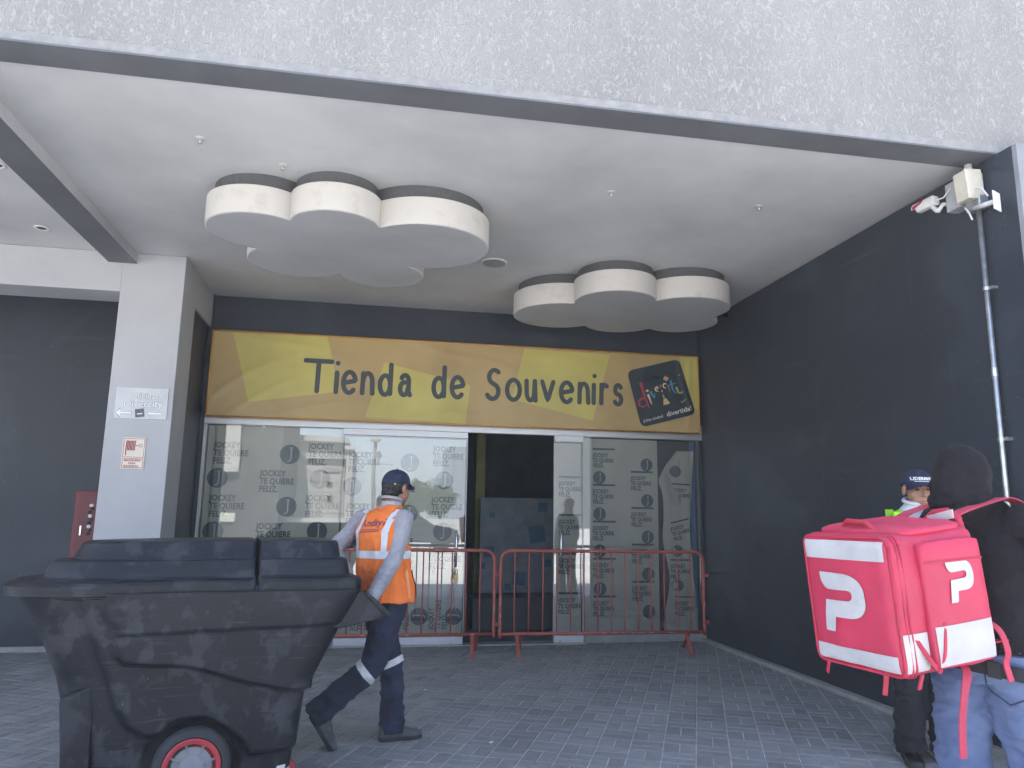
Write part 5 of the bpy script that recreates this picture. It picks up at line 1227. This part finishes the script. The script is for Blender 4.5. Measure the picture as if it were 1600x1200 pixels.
# ---- the delivery bag
bag = empty('delivery_bag', 'pink insulated delivery bag with white P logos on the courier\'s back', 'bag')
TL = math.radians(6); o_ = (-F_); bz = (Z_*math.cos(TL)+o_*math.sin(TL)); bo = (o_*math.cos(TL)-Z_*math.sin(TL)); bR = R_
BC = V((1.897, 2.545, 1.137))
Bp = lambda x, y, z: BC+bR*x+bo*y+bz*z
M_pink = mat('pink_nylon', (.56, .032, .088), .55, scale=4, var=.10, bump=.08, bscale=300); M_pink2 = mat('deep_pink_binding', (.50, .025, .065), .6, var=.1)
M_bw = mat('white_reflective_nylon', (.52, .51, .52), .5, scale=9, var=.06); M_str = mat('pink_webbing', (.52, .05, .10), .75, var=.12)
def softbox(hx, hy, hz, r_, bul, n=18, sag=0, seed=0, c=(0, 0, 0)):
    b = MB()
    for ax_ in range(3):
        for sg in (-1, 1):
            vs = []
            for j in range(n+1):
                for i in range(n+1):
                    u_, v_ = -1+2*i/n, -1+2*j/n; q = [0, 0, 0]; q[ax_] = sg; q[(ax_+1) % 3] = u_; q[(ax_+2) % 3] = v_
                    p = [q[0]*hx, q[1]*hy, q[2]*hz]; cl = [max(-h+r_, min(h-r_, t)) for t, h in zip(p, (hx, hy, hz))]
                    d = V(p)-V(cl); dl = d.length
                    p = V(cl)+(d/dl*r_ if dl > 1e-6 else d)
                    pu_ = bul*(1-u_*u_)*(1-v_*v_); p[ax_] += sg*pu_
                    nn = noise.noise((p.x*9+seed, p.y*9, p.z*6))*.007+(1-abs(noise.noise((p.x*16+seed, p.y*16, p.z*11))*2))**2*.002
                    p += p.normalized()*nn
                    vs.append(Bp(p.x+c[0], p.y+c[1], p.z+c[2]))
            b.add(vs, [(j*(n+1)+i, j*(n+1)+i+1, (j+1)*(n+1)+i+1, (j+1)*(n+1)+i) for j in range(n) for i in range(n)])
    return b
def weld(o):
    bm = bmesh.new(); bm.from_mesh(o.data); bmesh.ops.remove_doubles(bm, verts=bm.verts, dist=.0008); bmesh.ops.recalc_face_normals(bm, faces=bm.faces); bm.to_mesh(o.data); bm.free(); return o
HX, HY, HZ = .200, .205, .230
body = weld(softbox(HX, HY, HZ, .028, .014).build('bag_body', M_pink, bag, smooth=True)); tb = bvh(body)
def face(name, v2, f2, m, off=.003): return decal(name, tb, v2, f2, Bp(0, HY, 0), bR, bz, -bo, off, m, bag)
W_ = HX-.016; H_ = HZ-.014
v2, f2 = grid2(-W_, W_, H_-.066, H_, 24, 6); face('top_band', v2, f2, M_bw)
v2, f2 = grid2(-W_, W_, -H_, -H_+.055, 24, 6); face('bottom_band', v2, f2, M_bw)
def bez(p0, p1, p2, n=6): return [((1-t)**2*p0[0]+2*t*(1-t)*p1[0]+t*t*p2[0], (1-t)**2*p0[1]+2*t*(1-t)*p1[1]+t*t*p2[1]) for t in [i/n for i in range(n+1)]]
PG = [(.155, .278), (.44, .279)]+bez((.44, .279), (.672, .29), (.675, .45), 8)+bez((.675, .47), (.672, .622), (.47, .622), 8)+[(.317, .622), (.29, .72)]+bez((.288, .725), (.283, .742), (.265, .742), 3)+[(.152, .743), (.205, .495), (.45, .49)]+bez((.47, .49), (.534, .486), (.534, .446), 4)+bez((.534, .44), (.53, .408), (.48, .408), 4)+[(.25, .412)]+bez((.25, .412), (.165, .40), (.155, .30), 5)
def dedupe(p): return [q for i, q in enumerate(p) if math.dist(q, p[i-1]) > 1e-4]
PG = dedupe(PG)
v2, f2 = poly_tris(PG, 2); face('logo', [((u_-.5)*2.15*W_+.02, (.5-v_)*2.1*H_) for u_, v_ in v2], f2, M_bw, .0045)
# side pocket with its own logo
pc = (HX+.012, -.052, -.008); pkt = weld(softbox(.022, .138, .205, .014, .006, 12, 0, 5, pc).build('side_pocket', M_pink, bag, smooth=True)); tp = bvh(pkt)
def side(name, v2, f2, m, off=.003, tree=tp): return decal(name, tree, v2, f2, Bp(HX, 0, 0), -bo, bz, -bR, off, m, bag)
# on the side, +u runs toward the courier
v2, f2 = grid2(-.078, .182, -.205, -.075, 16, 10); side('pocket_band', v2, f2, M_bw)
v2, f2 = poly_tris(PG, 1); side('pocket_logo', [((u_-.42)*.235+.062, (.5-v_)*.30+.068) for u_, v_ in v2], f2, M_bw, .0045)
v2, f2 = grid2(-.19, -.092, -.215, -.09, 6, 8); side('side_band', v2, f2, M_bw, .003, tb)
v2, f2 = ribbon([(-.078, .135), (.185, .128)], .007); side('pocket_zip', v2, f2, M_pink2, .005)
# zips and binding
def loop(y, hx, hz, r_, name, rad, m, x0=0):
    pts = []
    for cx, cz, a0 in ((hx-r_, hz-r_, 0), (-hx+r_, hz-r_, 90), (-hx+r_, -hz+r_, 180), (hx-r_, -hz+r_, 270)):
        for k in range(6): a = math.radians(a0+90*k/5); pts.append(Bp(x0+cx+r_*math.cos(a), y, cz+r_*math.sin(a)))
    MB().tube(pts+[pts[0]], rad, 8).build(name, m, bag, smooth=True)
loop(HY-.008, HX-.002, HZ-.002, .03, 'binding', .006, M_pink2); loop(HY-.05, HX+.003, HZ+.003, .03, 'zip', .006, M_pink2); loop(HY-.035, HX+.003, HZ+.003, .03, 'zip', .004, M_pink)
MB().obox(Bp(-HX+.05, HY+.0, -HZ-.02), bR*.006-bz*.004, bo*.002, bz*.022+bR*.008).build('zip_pull', M_pink2, bag, bevel=.002)
MB().obox(Bp(HX+.012, HY-.05, -HZ-.012), bR*.004, bo*.007, bz*.022-bo*.012).build('zip_pull', M_pink2, bag, bevel=.002)
# top: slack lid, handle
tpb = softbox(.185, .15, .022, .02, .018, 12, 0, 9, (-.01, -.03, HZ+.006)).build('top_flap', M_pink, bag, smooth=True); weld(tpb)
MB().limb([Bp(-.09, .10, HZ+.02), Bp(-.06, .105, HZ+.046), Bp(.03, .11, HZ+.042), Bp(.07, .11, HZ+.016)], .010, 8).build('handle', M_pink2, bag, smooth=True)
MB().limb([Bp(.16, -.20, HZ-.03), Bp(.15, -.205, HZ+.03), Bp(.10, -.215, HZ+.055), Bp(.05, -.21, HZ+.05), Bp(.0, -.205, HZ+.01)], .013, 10).build('grab_loop', M_pink2, bag, smooth=True)
MB().obox(Bp(.09, -.19, HZ+.035), bR*.055+bz*.012, bo*.003, bz*.016).build('white_label', M_bw, bag)
def strap(name, pts, w_, wd, m):
    pts = [V(p) for p in pts]; sm = []
    for i in range(len(pts)-1):
        p0, p1, p2, p3 = pts[max(0, i-1)], pts[i], pts[i+1], pts[min(len(pts)-1, i+2)]
        for k in range(6):
            t = k/6; sm.append(.5*((2*p1)+(p2-p0)*t+(2*p0-5*p1+4*p2-p3)*t*t+(3*p1-p0-3*p2+p3)*t**3))
    sm.append(pts[-1]); rg = []
    for i, p in enumerate(sm):
        t = (sm[min(i+1, len(sm)-1)]-sm[max(0, i-1)]).normalized(); s_ = V(wd); s_ = (s_-t*s_.dot(t)).normalized(); n_ = t.cross(s_)
        rg.append([p+s_*w_/2+n_*.002, p-s_*w_/2+n_*.002, p-s_*w_/2-n_*.002, p+s_*w_/2-n_*.002])
    return MB().rings(rg).build(name, m, bag)
for sd_ in (1, -1):
    q = shc+R_*(.105*sd_)
    strap('shoulder_strap', [Bp(.11*sd_, -HY, HZ-.03), Bp(.11*sd_, -HY-.02, HZ+.035), q-F_*.06+Z_*.075, q+F_*.02+Z_*.083, q+F_*.10+Z_*.045, q+F_*.165-Z_*.05, q+F_*.19-Z_*.2, q+R_*.07*sd_+F_*.14-Z_*.36, Bp(.15*sd_, -HY+.0, -HZ+.05)], .055, R_, M_str)
strap('loose_strap', [Bp(.20, -.19, -.09), Bp(.225, -.225, -.13), Bp(.235, -.235, -.20), Bp(.225, -.23, -.24), Bp(.23, -.235, -.30)], .026, F_, M_str)
strap('loose_strap', [Bp(.16, -.10, -HZ+.0), Bp(.20, -.07, -HZ-.02), Bp(.225, -.02, -HZ-.06), Bp(.225, .015, -HZ-.16), Bp(.225, .035, -HZ-.27)], .030, F_, M_str)
strap('loose_strap', [Bp(-.02, .02, -HZ+.0), Bp(-.03, .05, -HZ-.03), Bp(-.03, .06, -HZ-.07), Bp(-.03, .075, -HZ-.12)], .022, F_, M_str)
strap('tension_strap', [Bp(HX+.004, HY-.06, -.10), Bp(HX+.022, .10, -.19), Bp(HX+.015, .06, -HZ+.005)], .016, F_, M_pink2)
strap('tension_strap', [Bp(HX+.036, .035, -.06), Bp(HX+.040, .06, -.16), Bp(HX+.02, .075, -HZ+.012)], .011, F_, M_pink2)

# ------------------------------------------------------------------ scraps on the paving
for k, (x, y, l) in enumerate(((665, 1078, 'tiny white scrap lying on the paving right of the worker'), (768, 1160, 'tiny white scrap lying on the paving nearest the photo bottom'), (1378, 1102, 'tiny pale scrap against the foot of the charcoal wall'))):
    p = P(x, y, 'Z', .003); b = MB(); n_ = 9
    ring = [(p.x+.014*math.cos(2*math.pi*i/n_)*random.uniform(.6, 1.1), p.y+.02*math.sin(2*math.pi*i/n_)*random.uniform(.6, 1.1), .002+random.uniform(0, .006)) for i in range(n_)]
    b.add(ring+[(p.x, p.y, .009)]+[(q[0], q[1], q[2]-.0015) for q in ring], [(i, (i+1) % n_, n_) for i in range(n_)]+[(i, i+n_+1, (i+1) % n_+n_+1, (i+1) % n_) for i in range(n_)])
    tag(b.build('paper_scrap', M_plast_w), l, 'litter', 'scraps on the paving')

# ------------------------------------------------------------------ haze added to imitate the glare veil of a smeared lens
hz = MB().box((-160, -300, -1.2), (160, 24, 27)).build('haze', None); hz['kind'] = 'stuff'; hz['label'] = 'thin even haze added to imitate the veil of a smeared lens'
hm = bpy.data.materials.new('lens_veil_haze'); hm.use_nodes = True; n = hm.node_tree; n.nodes.remove(n.nodes['Principled BSDF'])
pv = n.nodes.new('ShaderNodeVolumePrincipled'); pv.inputs['Color'].default_value = (.93, .96, 1, 1); pv.inputs['Density'].default_value = .0038
n.links.new(pv.outputs[0], n.nodes['Material Output'].inputs['Volume']); hz.data.materials.append(hm)
